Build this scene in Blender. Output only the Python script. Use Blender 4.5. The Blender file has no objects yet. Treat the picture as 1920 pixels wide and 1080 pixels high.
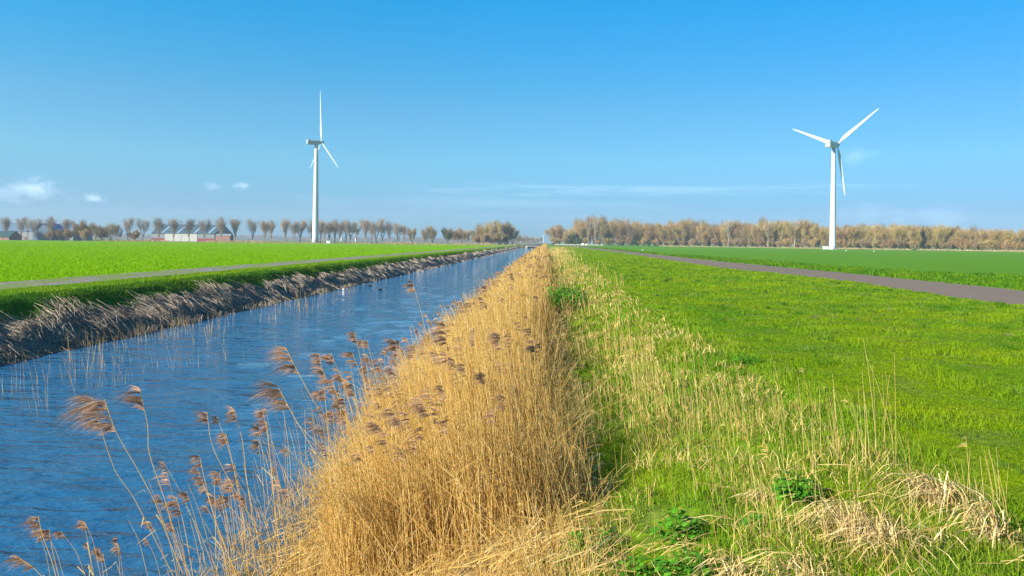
import bpy, math, random
import numpy as np
from mathutils import Matrix, Vector

SC = bpy.context.scene
COL = SC.collection
rng = np.random.default_rng(11)
random.seed(5)
PI = math.pi

# ------------------------------------------------------------------ camera
F = 1507.0                     # focal length in photo pixels (1920 wide)
CX, CY = 960.0, 454.2          # principal point (level camera with lens shift)
YAW = math.radians(2.47)
ROLL = math.radians(0.6)
H = 1.8
WATER = -1.45
cam_d = bpy.data.cameras.new('camera')
cam = bpy.data.objects.new('camera', cam_d)
COL.objects.link(cam)
cam_d.sensor_width = 36.0
cam_d.lens = F / 1920 * 36
cam_d.shift_y = -(540 - CY) / 1920
cam_d.clip_start = 0.05
cam_d.clip_end = 20000
cam.matrix_world = (Matrix.Translation((0, 0, H)) @ Matrix.Rotation(YAW, 4, 'Z')
                    @ Matrix.Rotation(PI / 2, 4, 'X') @ Matrix.Rotation(ROLL, 4, 'Z'))
SC.camera = cam


def ray(px, py):
    u, v = px - CX, py - CY
    c, s = math.cos(ROLL), math.sin(ROLL)
    u, v = u * c + v * s, -u * s + v * c
    d = (u / F, 1.0, -v / F)
    c, s = math.cos(YAW), math.sin(YAW)
    return (d[0] * c - d[1] * s, d[0] * s + d[1] * c, d[2])


def at(px, py, Y):
    d = ray(px, py)
    k = Y / d[1]
    return (d[0] * k, Y, H + d[2] * k)


def onz(px, py, z):
    d = ray(px, py)
    k = (z - H) / d[2]
    return (d[0] * k, d[1] * k, z)


# ------------------------------------------------------------------ noise
def vnoise(x, y, seed=0):
    x = np.asarray(x, float); y = np.asarray(y, float)
    xi = np.floor(x).astype(np.int64); yi = np.floor(y).astype(np.int64)
    fx = x - xi; fy = y - yi
    fx = fx * fx * (3 - 2 * fx); fy = fy * fy * (3 - 2 * fy)

    def h(a, b):
        n = (a * 374761393 + b * 668265263 + seed * 1442695041) & 0x7fffffff
        n = ((n ^ (n >> 13)) * 1274126177) & 0x7fffffff
        n = n ^ (n >> 16)
        return (n & 0xffff) / 65535.0
    a = h(xi, yi); b = h(xi + 1, yi); c = h(xi, yi + 1); d = h(xi + 1, yi + 1)
    return (a * (1 - fx) + b * fx) * (1 - fy) + (c * (1 - fx) + d * fx) * fy


def fbm(x, y, seed=0, o=3):
    s = 0; a = 0.5; t = 0
    for k in range(o):
        s = s + a * vnoise(x * 2 ** k, y * 2 ** k, seed + k); t += a; a *= 0.5
    return s / t


# ------------------------------------------------------------------ terrain
PX = [-1e5, -17.3, -16.7, -16.3, -15.6, -13.80, -13.4, -12.3, -3.8, -3.0, -2.6, -1.4, 0, 1.3, 2.4, 3.3, 1e5]
PZ = [0, 0, -.03, -.13, -.52, -1.44, -1.66, -2.1, -2.1, -1.72, -1.46, -1.15, -.75, -.36, -.09, 0, 0]
CEND = 440.0


def height(x, y):
    x = np.asarray(x, float); y = np.asarray(y, float)
    wob = (fbm(y * .35, y * 0 + 3.3, 5, 2) - .5) * .5 * np.clip(1 - np.abs(x + 15.2) / 3.5, 0, 1)
    z = np.interp(x + wob, PX, PZ)
    t = np.clip((y - CEND) / 3.0, 0, 1); t = t * t * (3 - 2 * t)
    z = z * (1 - t)
    lb = np.clip(1 - np.abs(x + 15.1) / 1.5, 0, 1)
    z = z + lb * (fbm(x * 2.2, y * 1.3, 9, 3) - .5) * .34
    rb = np.clip((x + 3) / 1.0, 0, 1) * np.clip((4.2 - x) / 2.0, 0, 1)
    z = z + rb * (fbm(x * 1.8, y * 1.8, 21, 3) - .5) * .28
    md = np.clip((x - 2.0) / 2, 0, 1) * np.clip((14.8 - x) / 2, 0, 1)
    z = z + md * ((fbm(x * .9, y * .9, 31, 3) - .5) * .10 + (fbm(x * .25, y * .16, 33, 2) - .5) * .14)
    vg = np.clip((x - 20.6) / 1.0, 0, 1) * np.clip((29 - x) / 3, 0, 1)
    z = z + vg * (fbm(x * .9, y * .6, 37, 3) - .45) * .16
    return z


def mesh_obj(name, V, quads=None, tris=None, mat=None, parent=None, smooth=False):
    V = np.asarray(V, np.float32).reshape(-1, 3)
    me = bpy.data.meshes.new(name)
    loops = []; starts = []; n = 0
    if quads is not None and len(quads):
        q = np.asarray(quads, np.int32).reshape(-1, 4)
        loops.append(q.ravel()); starts.append(np.arange(len(q)) * 4); n = len(q) * 4
    if tris is not None and len(tris):
        t = np.asarray(tris, np.int32).reshape(-1, 3)
        loops.append(t.ravel()); starts.append(n + np.arange(len(t)) * 3)
    loops = np.concatenate(loops).astype(np.int32); starts = np.concatenate(starts).astype(np.int32)
    me.vertices.add(len(V)); me.vertices.foreach_set('co', V.ravel())
    me.loops.add(len(loops)); me.loops.foreach_set('vertex_index', loops)
    me.polygons.add(len(starts)); me.polygons.foreach_set('loop_start', starts)
    me.update(calc_edges=True)
    me.validate()
    if smooth:
        me.polygons.foreach_set('use_smooth', np.ones(len(me.polygons), bool))
    o = bpy.data.objects.new(name, me)
    COL.objects.link(o)
    if mat is not None:
        me.materials.append(mat)
    if parent is not None:
        o.parent = parent
    return o


def tag(o, label=None, cat=None, group=None, kind=None):
    if label: o['label'] = label
    if cat: o['category'] = cat
    if group: o['group'] = group
    if kind: o['kind'] = kind
    return o


def empty(name, loc=(0, 0, 0), rz=0):
    o = bpy.data.objects.new(name, None)
    o.empty_display_size = .3
    o.location = loc; o.rotation_euler = (0, 0, rz)
    COL.objects.link(o)
    return o


def children(o):
    return [c for c in list(o.children)]


def copy_tree(o, parent=None):
    c = o.copy(); COL.objects.link(c)
    if parent is not None: c.parent = parent
    for ch in children(o): copy_tree(ch, c)
    return c


# ------------------------------------------------------------------ materials
def N(nt, t, **kw):
    n = nt.nodes.new(t)
    for k, v in kw.items():
        if k.startswith('i_'):
            key = k[2:]
            key = int(key) if key.isdigit() else key.replace('_', ' ')
            n.inputs[key].default_value = v
        else:
            setattr(n, k, v)
    return n


def rgba(c):
    return (c[0], c[1], c[2], 1)


def ramp(nt, fac, stops):
    r = nt.nodes.new('ShaderNodeValToRGB')
    e = r.color_ramp.elements
    while len(e) > len(stops): e.remove(e[-1])
    while len(e) < len(stops): e.new(1)
    for k, (p, c) in enumerate(stops):
        e[k].position = p; e[k].color = rgba(c)
    nt.links.new(fac, r.inputs[0])
    return r.outputs[0]


def mix(nt, fac, a, b, mode='MIX'):
    m = nt.nodes.new('ShaderNodeMix'); m.data_type = 'RGBA'; m.blend_type = mode
    for s, v in ((m.inputs[0], fac), (m.inputs[6], a), (m.inputs[7], b)):
        if isinstance(v, (int, float)): s.default_value = v
        elif isinstance(v, tuple): s.default_value = rgba(v)
        else: nt.links.new(v, s)
    return m.outputs[2]


def noise(nt, vec, scale, detail=3, rough=.55, dist=0):
    n = N(nt, 'ShaderNodeTexNoise', i_Scale=scale, i_Detail=detail, i_Roughness=rough, i_Distortion=dist)
    nt.links.new(vec, n.inputs['Vector'])
    return n.outputs[0]


def wpos(nt, scale=(1, 1, 1)):
    g = nt.nodes.new('ShaderNodeNewGeometry')
    m = N(nt, 'ShaderNodeMapping'); m.inputs['Scale'].default_value = scale
    nt.links.new(g.outputs['Position'], m.inputs['Vector'])
    return m.outputs[0]


def new_mat(name, rough=.8, spec=.3):
    m = bpy.data.materials.new(name); m.use_nodes = True
    nt = m.node_tree
    b = nt.nodes['Principled BSDF']
    b.inputs['Roughness'].default_value = rough
    b.inputs['Specular IOR Level'].default_value = spec
    return m, nt, b


def bump(nt, b, h, strength, dist):
    n = N(nt, 'ShaderNodeBump', i_Strength=strength, i_Distance=dist)
    nt.links.new(h, n.inputs['Height'])
    nt.links.new(n.outputs[0], b.inputs['Normal'])


def island(nt):
    return nt.nodes.new('ShaderNodeNewGeometry').outputs['Random Per Island']


def obj_random(nt):
    return nt.nodes.new('ShaderNodeObjectInfo').outputs['Random']


def plain(name, c, rough=.6, spec=.3, var=.12, scale=2.0):
    m, nt, b = new_mat(name, rough, spec)
    n = noise(nt, wpos(nt), scale, 4)
    col = ramp(nt, n, [(.3, tuple(v * (1 - var) for v in c)), (.7, tuple(min(1, v * (1 + var)) for v in c))])
    nt.links.new(col, b.inputs['Base Color'])
    return m


def grass_colour(nt, pos, cols, patch=(.35, 1.6)):
    a = noise(nt, pos, patch[0], 4, .6)
    c1 = ramp(nt, a, [(.34, cols[0]), (.5, cols[1]), (.66, cols[2])])
    b_ = noise(nt, pos, patch[1], 3, .6)
    f = ramp(nt, b_, [(.5, (0, 0, 0)), (.72, (1, 1, 1))])
    return mix(nt, f, c1, cols[3])


def blade_mat(name, cols, isl, patch=(.35, 1.6), trans=.35, rough=.55):
    """thin leaf: world-patch colour, random shade per blade, light passes through"""
    m, nt, b = new_mat(name, rough, .06)
    pos = wpos(nt)
    c = grass_colour(nt, pos, cols, patch) if len(cols) == 4 else None
    r = island(nt)
    ic = ramp(nt, r, isl)
    c = mix(nt, 1.0, c, ic, 'MULTIPLY') if c is not None else ic
    nt.links.new(c, b.inputs['Base Color'])
    t = nt.nodes.new('ShaderNodeBsdfTranslucent')
    nt.links.new(c, t.inputs[0])
    ms = N(nt, 'ShaderNodeMixShader'); ms.inputs[0].default_value = trans
    out = nt.nodes['Material Output']
    nt.links.new(b.outputs[0], ms.inputs[1]); nt.links.new(t.outputs[0], ms.inputs[2])
    nt.links.new(ms.outputs[0], out.inputs[0])
    return m


M = {}
# colours (linear, real-surface values)
MEADOW = [(.085, .185, .006), (.135, .225, .004), (.185, .245, .003), (.130, .185, .022)]
SLOPE = [(.085, .185, .006), (.15, .22, .010), (.24, .22, .040), (.10, .21, .008)]


def ground_mat(name, cols, fine, patch, bumpd, strength=.8, rough=.9, fine_amt=.5):
    m, nt, b = new_mat(name, rough, .02)
    pos = wpos(nt)
    c = grass_colour(nt, pos, cols, patch)
    n = noise(nt, pos, fine, 5, .7)
    f = ramp(nt, n, [(.35, (1 - fine_amt,) * 3), (.65, (1 + 0 * fine_amt,) * 3)])
    c = mix(nt, 1.0, c, f, 'MULTIPLY')
    nt.links.new(c, b.inputs['Base Color'])
    bump(nt, b, n, strength, bumpd)
    return m


M['meadow_soil'] = ground_mat('meadow_soil', MEADOW, 9, (.35, 1.6), .05)
M['verge'] = ground_mat('verge', [(.07, .19, .010), (.11, .235, .006), (.15, .25, .005), (.06, .17, .01)], 7, (.3, 1.4), .06)

# left crop field
m, nt, b = new_mat('bright_crop', 1, .0)
pos = wpos(nt)
a = noise(nt, wpos(nt, (.5, 1.2, 1)), .12, 4, .6)
c = ramp(nt, a, [(.3, (.150, .300, .001)), (.7, (.185, .335, .001))])
n = noise(nt, pos, 5, 5, .75)
c = mix(nt, 1.0, c, ramp(nt, n, [(.35, (.62, .66, .6)), (.6, (1, 1, 1))]), 'MULTIPLY')
nt.links.new(c, b.inputs['Base Color']); bump(nt, b, n, .8, .08)
M['crop_left'] = m
# right crop field
m, nt, b = new_mat('green_crop', 1, .0)
pos = wpos(nt)
a = noise(nt, pos, .08, 4, .6)
c = ramp(nt, a, [(.3, (.088, .215, .022)), (.7, (.110, .235, .024))])
w = N(nt, 'ShaderNodeTexWave', bands_direction='X', i_Scale=1.4, i_Distortion=1.2, i_Detail=2)
nt.links.new(pos, w.inputs['Vector'])
n = noise(nt, pos, 5, 5, .75)
c = mix(nt, 1.0, c, ramp(nt, n, [(.35, (.6, .66, .6)), (.6, (1, 1, 1))]), 'MULTIPLY')
c = mix(nt, .25, c, ramp(nt, w.outputs[0], [(.2, (.06, .15, .02)), (.7, (.11, .25, .026))]))
nt.links.new(c, b.inputs['Base Color']); bump(nt, b, n, .8, .08)
M['crop_right'] = m
# farm track (mud and gravel with weeds)
m, nt, b = new_mat('farm_track', .95, .1)
pos = wpos(nt)
n1 = noise(nt, pos, 5, 6, .75)
c = ramp(nt, n1, [(.35, (.07, .055, .042)), (.5, (.19, .165, .15)), (.65, (.33, .31, .30))])
n2 = noise(nt, wpos(nt, (1.4, .25, 1)), .9, 4, .65)
c = mix(nt, ramp(nt, n2, [(.47, (0, 0, 0)), (.56, (.9, .9, .9))]), c, (.13, .20, .01))
nt.links.new(c, b.inputs['Base Color']); bump(nt, b, n1, .9, .05)
M['track'] = m
# road
m, nt, b = new_mat('road_asphalt', .95, .05)
pos = wpos(nt)
n1 = noise(nt, pos, 30, 6, .8)
c = ramp(nt, n1, [(.35, (.088, .066, .048)), (.5, (.155, .122, .094)), (.66, (.27, .225, .185))])
n2 = noise(nt, wpos(nt, (.8, .05, 1)), .8, 3, .6)
c = mix(nt, ramp(nt, n2, [(.45, (0, 0, 0)), (.75, (.6, .6, .6))]), c, (.19, .14, .115))
nt.links.new(c, b.inputs['Base Color']); bump(nt, b, n1, .6, .02)
M['road'] = m
# left bank
m, nt, b = new_mat('left_bank', .95, .02)
pos = wpos(nt)
sep = nt.nodes.new('ShaderNodeSeparateXYZ'); nt.links.new(pos, sep.inputs[0])
n1 = noise(nt, pos, 6, 5, .7)
n2 = noise(nt, wpos(nt, (1, .7, 1)), 1.1, 4, .65)
grass = ramp(nt, n1, [(.35, (.03, .10, .012)), (.65, (.085, .20, .010))])
mud = ramp(nt, n1, [(.35, (.05, .036, .024)), (.5, (.16, .12, .08)), (.65, (.34, .26, .18))])
mud = mix(nt, ramp(nt, n2, [(.5, (0, 0, 0)), (.62, (1, 1, 1))]), mud, (.05, .10, .02))
ma = N(nt, 'ShaderNodeMath', operation='MULTIPLY_ADD'); nt.links.new(n2, ma.inputs[0])
ma.inputs[1].default_value = 1.0; ma.inputs[2].default_value = -.5
ad = N(nt, 'ShaderNodeMath', operation='ADD'); nt.links.new(sep.outputs[0], ad.inputs[0]); nt.links.new(ma.outputs[0], ad.inputs[1])
mr = N(nt, 'ShaderNodeMapRange'); mr.inputs[1].default_value = -15.5; mr.inputs[2].default_value = -15.25
nt.links.new(ad.outputs[0], mr.inputs[0])
c = mix(nt, mr.outputs[0], grass, mud)
nt.links.new(c, b.inputs['Base Color']); bump(nt, b, n1, 1, .08)
M['left_bank'] = m
# right bank under the reeds
m, nt, b = new_mat('right_bank', .95, .1)
pos = wpos(nt)
sep = nt.nodes.new('ShaderNodeSeparateXYZ'); nt.links.new(pos, sep.inputs[0])
n1 = noise(nt, pos, 9, 5, .7)
n2 = noise(nt, pos, 1.3, 4, .65)
straw = ramp(nt, n1, [(.3, (.11, .068, .025)), (.5, (.24, .16, .065)), (.7, (.38, .27, .12))])
g = grass_colour(nt, pos, MEADOW, (.35, 1.6))
g = mix(nt, 1.0, g, ramp(nt, n1, [(.35, (.5, .5, .5)), (.65, (1, 1, 1))]), 'MULTIPLY')
ad = N(nt, 'ShaderNodeMath', operation='MULTIPLY_ADD'); nt.links.new(n2, ad.inputs[0]); ad.inputs[1].default_value = 3.2
nt.links.new(sep.outputs[0], ad.inputs[2])
mr = N(nt, 'ShaderNodeMapRange'); mr.inputs[1].default_value = 1.5; mr.inputs[2].default_value = 2.1
nt.links.new(ad.outputs[0], mr.inputs[0])
c = mix(nt, mr.outputs[0], straw, g)
nt.links.new(c, b.inputs['Base Color']); bump(nt, b, n1, .9, .05)
M['right_bank'] = m
M['bed'] = plain('canal_mud', (.05, .042, .028), .9, .1)
M['rough'] = ground_mat('rough_pasture', [(.10, .17, .03), (.14, .19, .03), (.22, .19, .08), (.20, .15, .07)], 4, (.05, .25), .1)


# ------------------------------------------------------------------ ground strips
def rows_between(y0, y1):
    ys = [y0]
    while ys[-1] < y1:
        y = ys[-1]
        ys.append(min(y1, y + max(.13, .012 * abs(y))))
    if len(ys) > 2 and ys[-1] - ys[-2] < .02: ys.pop(-2)
    return np.array(ys)


R_NEAR = rows_between(-12, 445.0)
R_CAN = np.concatenate([R_NEAR[R_NEAR < 438.5], np.arange(438.8, 444.9, .35), rows_between(445.0, 7000)])
EDGE = {}


def edge(name, x0, amp, sc, seed):
    def f(y):
        return x0 + (fbm(y * sc, y * 0 + seed * 7.7, seed, 3) - .5) * 2 * amp
    EDGE[name] = f
    return f


def photo_edge(name, pts, amp, sc, seed):
    W = sorted([(onz(a, b, 0)[1], onz(a, b, 0)[0]) for a, b in pts])
    yy = np.array([w[0] for w in W]); xx = np.array([w[1] for w in W])
    f = lambda y: np.interp(y, yy, xx) + (fbm(y * sc, y * 0 + seed * 7.7, seed, 3) - .5) * 2 * amp
    EDGE[name] = f
    return f


e_ft = edge('field_track', -21.6, .22, .8, 1)
e_tb = edge('track_bank', -18.6, .3, .7, 2)
e_bc = lambda y: np.full_like(y, -13.0)
e_cr = lambda y: np.full_like(y, -3.2)
e_rb = lambda y: np.full_like(y, 3.2)
e_mr = photo_edge('meadow_road', [(1920, 574), (1783, 556), (1600, 528), (1340, 500.5), (1153, 473), (1100, 466)], .26, 1.3, 3)
e_rv = photo_edge('road_verge', [(1920, 545), (1620, 515), (1340, 489), (1153, 469), (1100, 463.5)], .26, 1.3, 4)
e_vf = photo_edge('verge_field', [(1920, 520), (1600, 503), (1300, 480), (1204, 472), (1120, 462.8)], .4, .35, 5)
far_l = lambda y: np.full_like(y, -7000.0)
far_r = lambda y: np.full_like(y, 7000.0)


def strip(name, fl, fr, ys, ncol, mat, power=None):
    xl, xr = fl(ys), fr(ys)
    if power == 'L':
        t = 1 - (np.geomspace(1, 2000, ncol)[::-1] - 1) / 1999.
    elif power == 'R':
        t = (np.geomspace(1, 2000, ncol) - 1) / 1999.
    else:
        t = np.linspace(0, 1, ncol)
    X = xl[:, None] * (1 - t) + xr[:, None] * t
    Y = np.repeat(ys[:, None], ncol, 1)
    Z = height(X, Y)
    V = np.stack([X, Y, Z], -1).reshape(-1, 3)
    r, c_ = np.meshgrid(np.arange(len(ys) - 1), np.arange(ncol - 1), indexing='ij')
    i = (r * ncol + c_).ravel()
    q = np.stack([i, i + 1, i + ncol + 1, i + ncol], -1)
    o = mesh_obj(name, V, q, mat=mat, smooth=True)
    tag(o, kind='structure')
    return o


strip('crop_field', far_l, e_ft, R_NEAR, 14, M['crop_left'], 'L')
strip('farm_track', e_ft, e_tb, R_CAN, 8, M['track'])
strip('canal_bank', e_tb, e_bc, R_CAN, 40, M['left_bank'])
strip('canal_bed', e_bc, e_cr, R_CAN, 10, M['bed'])
strip('reed_bank', e_cr, e_rb, R_CAN, 50, M['right_bank'])
strip('meadow', e_rb, e_mr, R_CAN, 60, M['meadow_soil'])
strip('road', e_mr, e_rv, R_CAN, 6, M['road'])
strip('grass_verge', e_rv, e_vf, R_CAN, 24, M['verge'])
strip('wheat_field', e_vf, far_r, R_CAN, 14, M['crop_right'], 'R')
ys = R_CAN[R_CAN >= 444.9]
strip('far_pasture', far_l, e_ft, ys, 14, M['rough'], 'L')

# ------------------------------------------------------------------ water
m, nt, b = new_mat('water', .04, .5)
b.inputs['IOR'].default_value = 1.33
g = wpos(nt, (.32, 1.0, 1))
n1 = noise(nt, g, 2.4, 2, .5, .3)
n2 = noise(nt, wpos(nt, (.5, 1, 1)), 8, 3, .6, .2)
n3 = noise(nt, wpos(nt, (.6, .9, 1)), .35, 2, .5)
nt.links.new(ramp(nt, n3, [(.3, (.014, .080, .165)), (.7, (.024, .092, .170))]), b.inputs['Base Color'])
b1 = N(nt, 'ShaderNodeBump', i_Strength=1.0, i_Distance=.17)
nt.links.new(n1, b1.inputs['Height'])
b2 = N(nt, 'ShaderNodeBump', i_Strength=1.0, i_Distance=.05)
nt.links.new(n2, b2.inputs['Height']); nt.links.new(b1.outputs[0], b2.inputs['Normal'])
nt.links.new(b2.outputs[0], b.inputs['Normal'])
M['water'] = m
wy = rows_between(-12, 443.5)
wx = np.linspace(-14.9, -2.2, 90)
X, Y = np.meshgrid(wx, wy)
amp = np.clip(1 - (Y - 30) / 60, 0, 1) * .016
Zw = WATER + amp * 2 * (fbm(X * .9 + 3, Y * 2.2 + X * .25, 77, 2) - .5)
V = np.stack([X, Y, Zw], -1).reshape(-1, 3)
nc = len(wx); r, c_ = np.meshgrid(np.arange(len(wy) - 1), np.arange(nc - 1), indexing='ij')
i = (r * nc + c_).ravel()
tag(mesh_obj('canal_water', V, np.stack([i, i + 1, i + nc + 1, i + nc], -1), mat=M['water'], smooth=True), kind='structure')


# ------------------------------------------------------------------ batch shapes
def tubes(P, R, sides=3):
    """P (n,k,3) polylines, R (n,k) radii -> verts, quads"""
    n, k, _ = P.shape
    T = np.empty_like(P)
    T[:, 1:-1] = P[:, 2:] - P[:, :-2]; T[:, 0] = P[:, 1] - P[:, 0]; T[:, -1] = P[:, -1] - P[:, -2]
    T /= np.linalg.norm(T, axis=2, keepdims=True) + 1e-9
    ref = np.tile(np.array([.31, .95, .05]), (n, 1)); ref = ref[:, None, :]
    par = np.abs((T * ref).sum(-1, keepdims=True)) > .92
    ref = np.where(par, np.array([.9, -.2, .4]), ref)
    A = np.cross(T, ref); A /= np.linalg.norm(A, axis=2, keepdims=True) + 1e-9
    B = np.cross(T, A)
    ph = rng.uniform(0, 2 * PI, n)[:, None, None]
    V = np.empty((n, k, sides, 3))
    for s in range(sides):
        a = ph + 2 * PI * s / sides
        V[:, :, s] = P + R[:, :, None] * (np.cos(a) * A + np.sin(a) * B)
    idx = np.arange(n * k * sides).reshape(n, k, sides)
    Q = []
    for s in range(sides):
        t = (s + 1) % sides
        Q.append(np.stack([idx[:, :-1, s], idx[:, :-1, t], idx[:, 1:, t], idx[:, 1:, s]], -1).reshape(-1, 4))
    return V.reshape(-1, 3), np.concatenate(Q)


def ribbons(P, W, side=None):
    """flat tapering strips; W half width (n,k)"""
    n, k, _ = P.shape
    if side is None:
        a = rng.uniform(0, 2 * PI, n)
        side = np.stack([np.cos(a), np.sin(a), np.zeros(n)], -1)
    S = side[:, None, :] * W[:, :, None]
    V = np.stack([P - S, P + S], 2)
    idx = np.arange(n * k * 2).reshape(n, k, 2)
    Q = np.stack([idx[:, :-1, 0], idx[:, :-1, 1], idx[:, 1:, 1], idx[:, 1:, 0]], -1).reshape(-1, 4)
    return V.reshape(-1, 3), Q


def merge(parts):
    V = []; Q = []; n = 0
    for v, q in parts:
        V.append(v); Q.append(q + n); n += len(v)
    return np.concatenate(V), np.concatenate(Q)


def logY(n, y0, y1):
    return y0 * (y1 / y0) ** rng.random(n)


def seen(x, y, margin=1.0):
    """inside the wedge the photo sees, with some metres to spare"""
    return (x < .60 * y + margin) & (x > -.72 * y - margin)


def blades(x, y, h, w, lean=.5, wind=(-.25, 0), z=None):
    n = len(x)
    if z is None: z = height(x, y) - .01
    a = rng.uniform(0, 2 * PI, n)
    l = rng.random(n) * lean * h
    dx = np.cos(a) * l + wind[0] * h * rng.random(n); dy = np.sin(a) * l + wind[1] * h * rng.random(n)
    P = np.empty((n, 3, 3))
    P[:, 0] = np.stack([x, y, z], -1)
    P[:, 1] = np.stack([x + dx * .35, y + dy * .35, z + h * .6], -1)
    P[:, 2] = np.stack([x + dx, y + dy, z + h * np.clip(1 - l / (h + 1e-6) * .35, .5, 1)], -1)
    a2 = rng.normal(0, .9, n)      # mostly broadside, any heading
    side = np.stack([np.cos(a2), np.sin(a2), np.zeros(n)], -1)
    W = np.stack([w, w * .8, w * .08], -1)
    return ribbons(P, W, side)


# ------------------------------------------------------------------ grasses
grass_isl = [(0, (.62, .74, .7)), (.5, (1, 1, 1)), (.85, (1.0, 1.0, .8)), (1, (1.0, .82, .9))]
M['blade'] = blade_mat('grass_blade', [tuple(v * 1.35 for v in c) for c in MEADOW], grass_isl)
M['blade_bank'] = blade_mat('bank_blade', [(.05, .16, .010), (.10, .22, .006), (.16, .26, .004), (.07, .18, .010)], grass_isl)
M['blade_slope'] = blade_mat('slope_blade', [tuple(v * 1.35 for v in c) for c in SLOPE], grass_isl, (.6, 2.4))

n = 520000
y = 3.6 * (330 / 3.6) ** (rng.random(n) ** 1.1); x = 1.6 + rng.random(n) * (e_mr(y) - 1.6)
k = seen(x, y) & (x > 2.0 + 1.2 * (fbm(x * 2, y * 2, 40) - .5)); x, y = x[k], y[k]
tall = fbm(x * 1.1, y * 1.1, 51)
h = (.028 + .035 * rng.random(len(x))) * (.6 + 1.5 * np.clip((tall - .5) * 4, 0, 1))
w = np.maximum(.0020, .00030 * y)
v, q = blades(x, y, h + y * .00025, w, 1.1)
tag(mesh_obj('meadow_grass', v, q, mat=M['blade']), 'short green meadow grass between reed bank and road', 'grass', kind='stuff')

tc_ = 1500
ty = 4.5 * (90 / 4.5) ** rng.random(tc_); tx = 2.2 + rng.random(tc_) * (e_mr(ty) - 2.4)
k = seen(tx, ty) & (fbm(tx * .3, ty * .3, 57) > .42); tx, ty = tx[k], ty[k]
per = rng.integers(14, 46, len(tx)); rad_ = np.repeat(.05 + .10 * rng.random(len(tx)), per)
x = np.repeat(tx, per) + rng.normal(0, 1, per.sum()) * rad_; y = np.repeat(ty, per) + rng.normal(0, 1, per.sum()) * rad_
v, q = blades(x, y, np.repeat(.06 + .10 * rng.random(len(tx)), per) * (.5 + .6 * rng.random(len(x))), np.maximum(.0022, .0003 * y), 1.4)
M['tuft'] = blade_mat('tuft_blade', [(.04, .14, .008), (.07, .19, .006), (.16, .25, .01), (.34, .30, .12)], grass_isl, (3.1, 1.3))
tag(mesh_obj('meadow_tufts', v, q, mat=M['tuft']), 'coarser darker tufts and dead wisps scattered in the meadow', 'grass', kind='stuff')

n = 170000
y = logY(n, 3.4, 120); x = rng.uniform(-.5, 3.4, n)
dens = fbm(x * 1.4, y * 1.0, 61) + .10 * x
k = seen(x, y) & (dens > .46 + .25 * rng.random(n) * (x < .6)); x, y = x[k], y[k]
h = (.04 + .075 * rng.random(len(x))) * (.5 + fbm(x * 2, y * 2, 52))
v, q = blades(x, y, h, np.maximum(.0026, .00042 * y), .8)
tag(mesh_obj('bank_grass', v, q, mat=M['blade_slope']), 'longer green and yellowing grass on the slope behind the reeds', 'grass', kind='stuff')

M['verge_blade_sun_painted'] = blade_mat('verge_blade_sun_painted', [(.12, .26, .006), (.18, .31, .004), (.24, .33, .006), (.15, .25, .01)], grass_isl)  # lighter copy of the bank blade: sunlight on the flat strip painted in
n = 150000
y = logY(n, 14, 440); x = rng.uniform(-18.5, -14.3, n)
k = (rng.random(n) < np.clip((-15.4 - x) / .5 + .55 * (fbm(x * .8, y * .5, 62) - .35), 0, 1)); x, y = x[k], y[k]
h = (.05 + .06 * rng.random(len(x))) * (.5 + fbm(x * 1.5, y * 1.2, 53)) * np.where(x < -17.0, .5, np.where(x > -16.4, .55, .9))
fl = x < -16.75
v, q = blades(x[fl], y[fl], h[fl], np.maximum(.004, .0004 * y[fl]), .9, (.3, 0))
tag(mesh_obj('track_verge_grass', v, q, mat=M['verge_blade_sun_painted']), 'sunlit bright grass strip between the farm track and the canal slope', 'grass', kind='stuff')
x, y, h = x[~fl], y[~fl], h[~fl]
v, q = blades(x, y, h, np.maximum(.004, .0004 * y), .9, (.3, 0))
tag(mesh_obj('canal_bank_grass', v, q, mat=M['blade_bank']), 'green grass along the crest of the far canal bank', 'grass', kind='stuff')

n = 60000
y = logY(n, 20, 330); x = e_rv(y) + rng.random(n) * (e_vf(y) - e_rv(y))
k = seen(x, y); x, y = x[k], y[k]
h = (.07 + .1 * rng.random(len(x))) * (.3 + 1.6 * np.clip(fbm(x * .6, y * .5, 54) * 2 - .5, 0, 1))
v, q = blades(x, y, h, np.maximum(.004, .0005 * y), .9)
tag(mesh_obj('verge_grass', v, q, mat=M['blade_bank']), 'bright rough grass on the verge beyond the road', 'grass', kind='stuff')

# crop blades on the near part of both fields
n = 170000
y = logY(n, 15, 425); x = -21.7 - (rng.random(n) ** 1.3) * (.8 * y + 6)
k = seen(x, y, 3); x, y = x[k], y[k]
d = np.hypot(x, y)
v, q = blades(x, y, .05 + .06 * rng.random(len(x)), np.maximum(.005, .00030 * d), 1.0)
M['crop_blade'] = blade_mat('crop_blade', [(.18, .36, .001), (.20, .39, .001), (.22, .42, .001), (.18, .37, .002)], grass_isl)
tag(mesh_obj('crop_leaves', v, q, mat=M['crop_blade']), 'bright young crop covering the field across the canal', 'crop', kind='stuff')

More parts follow.
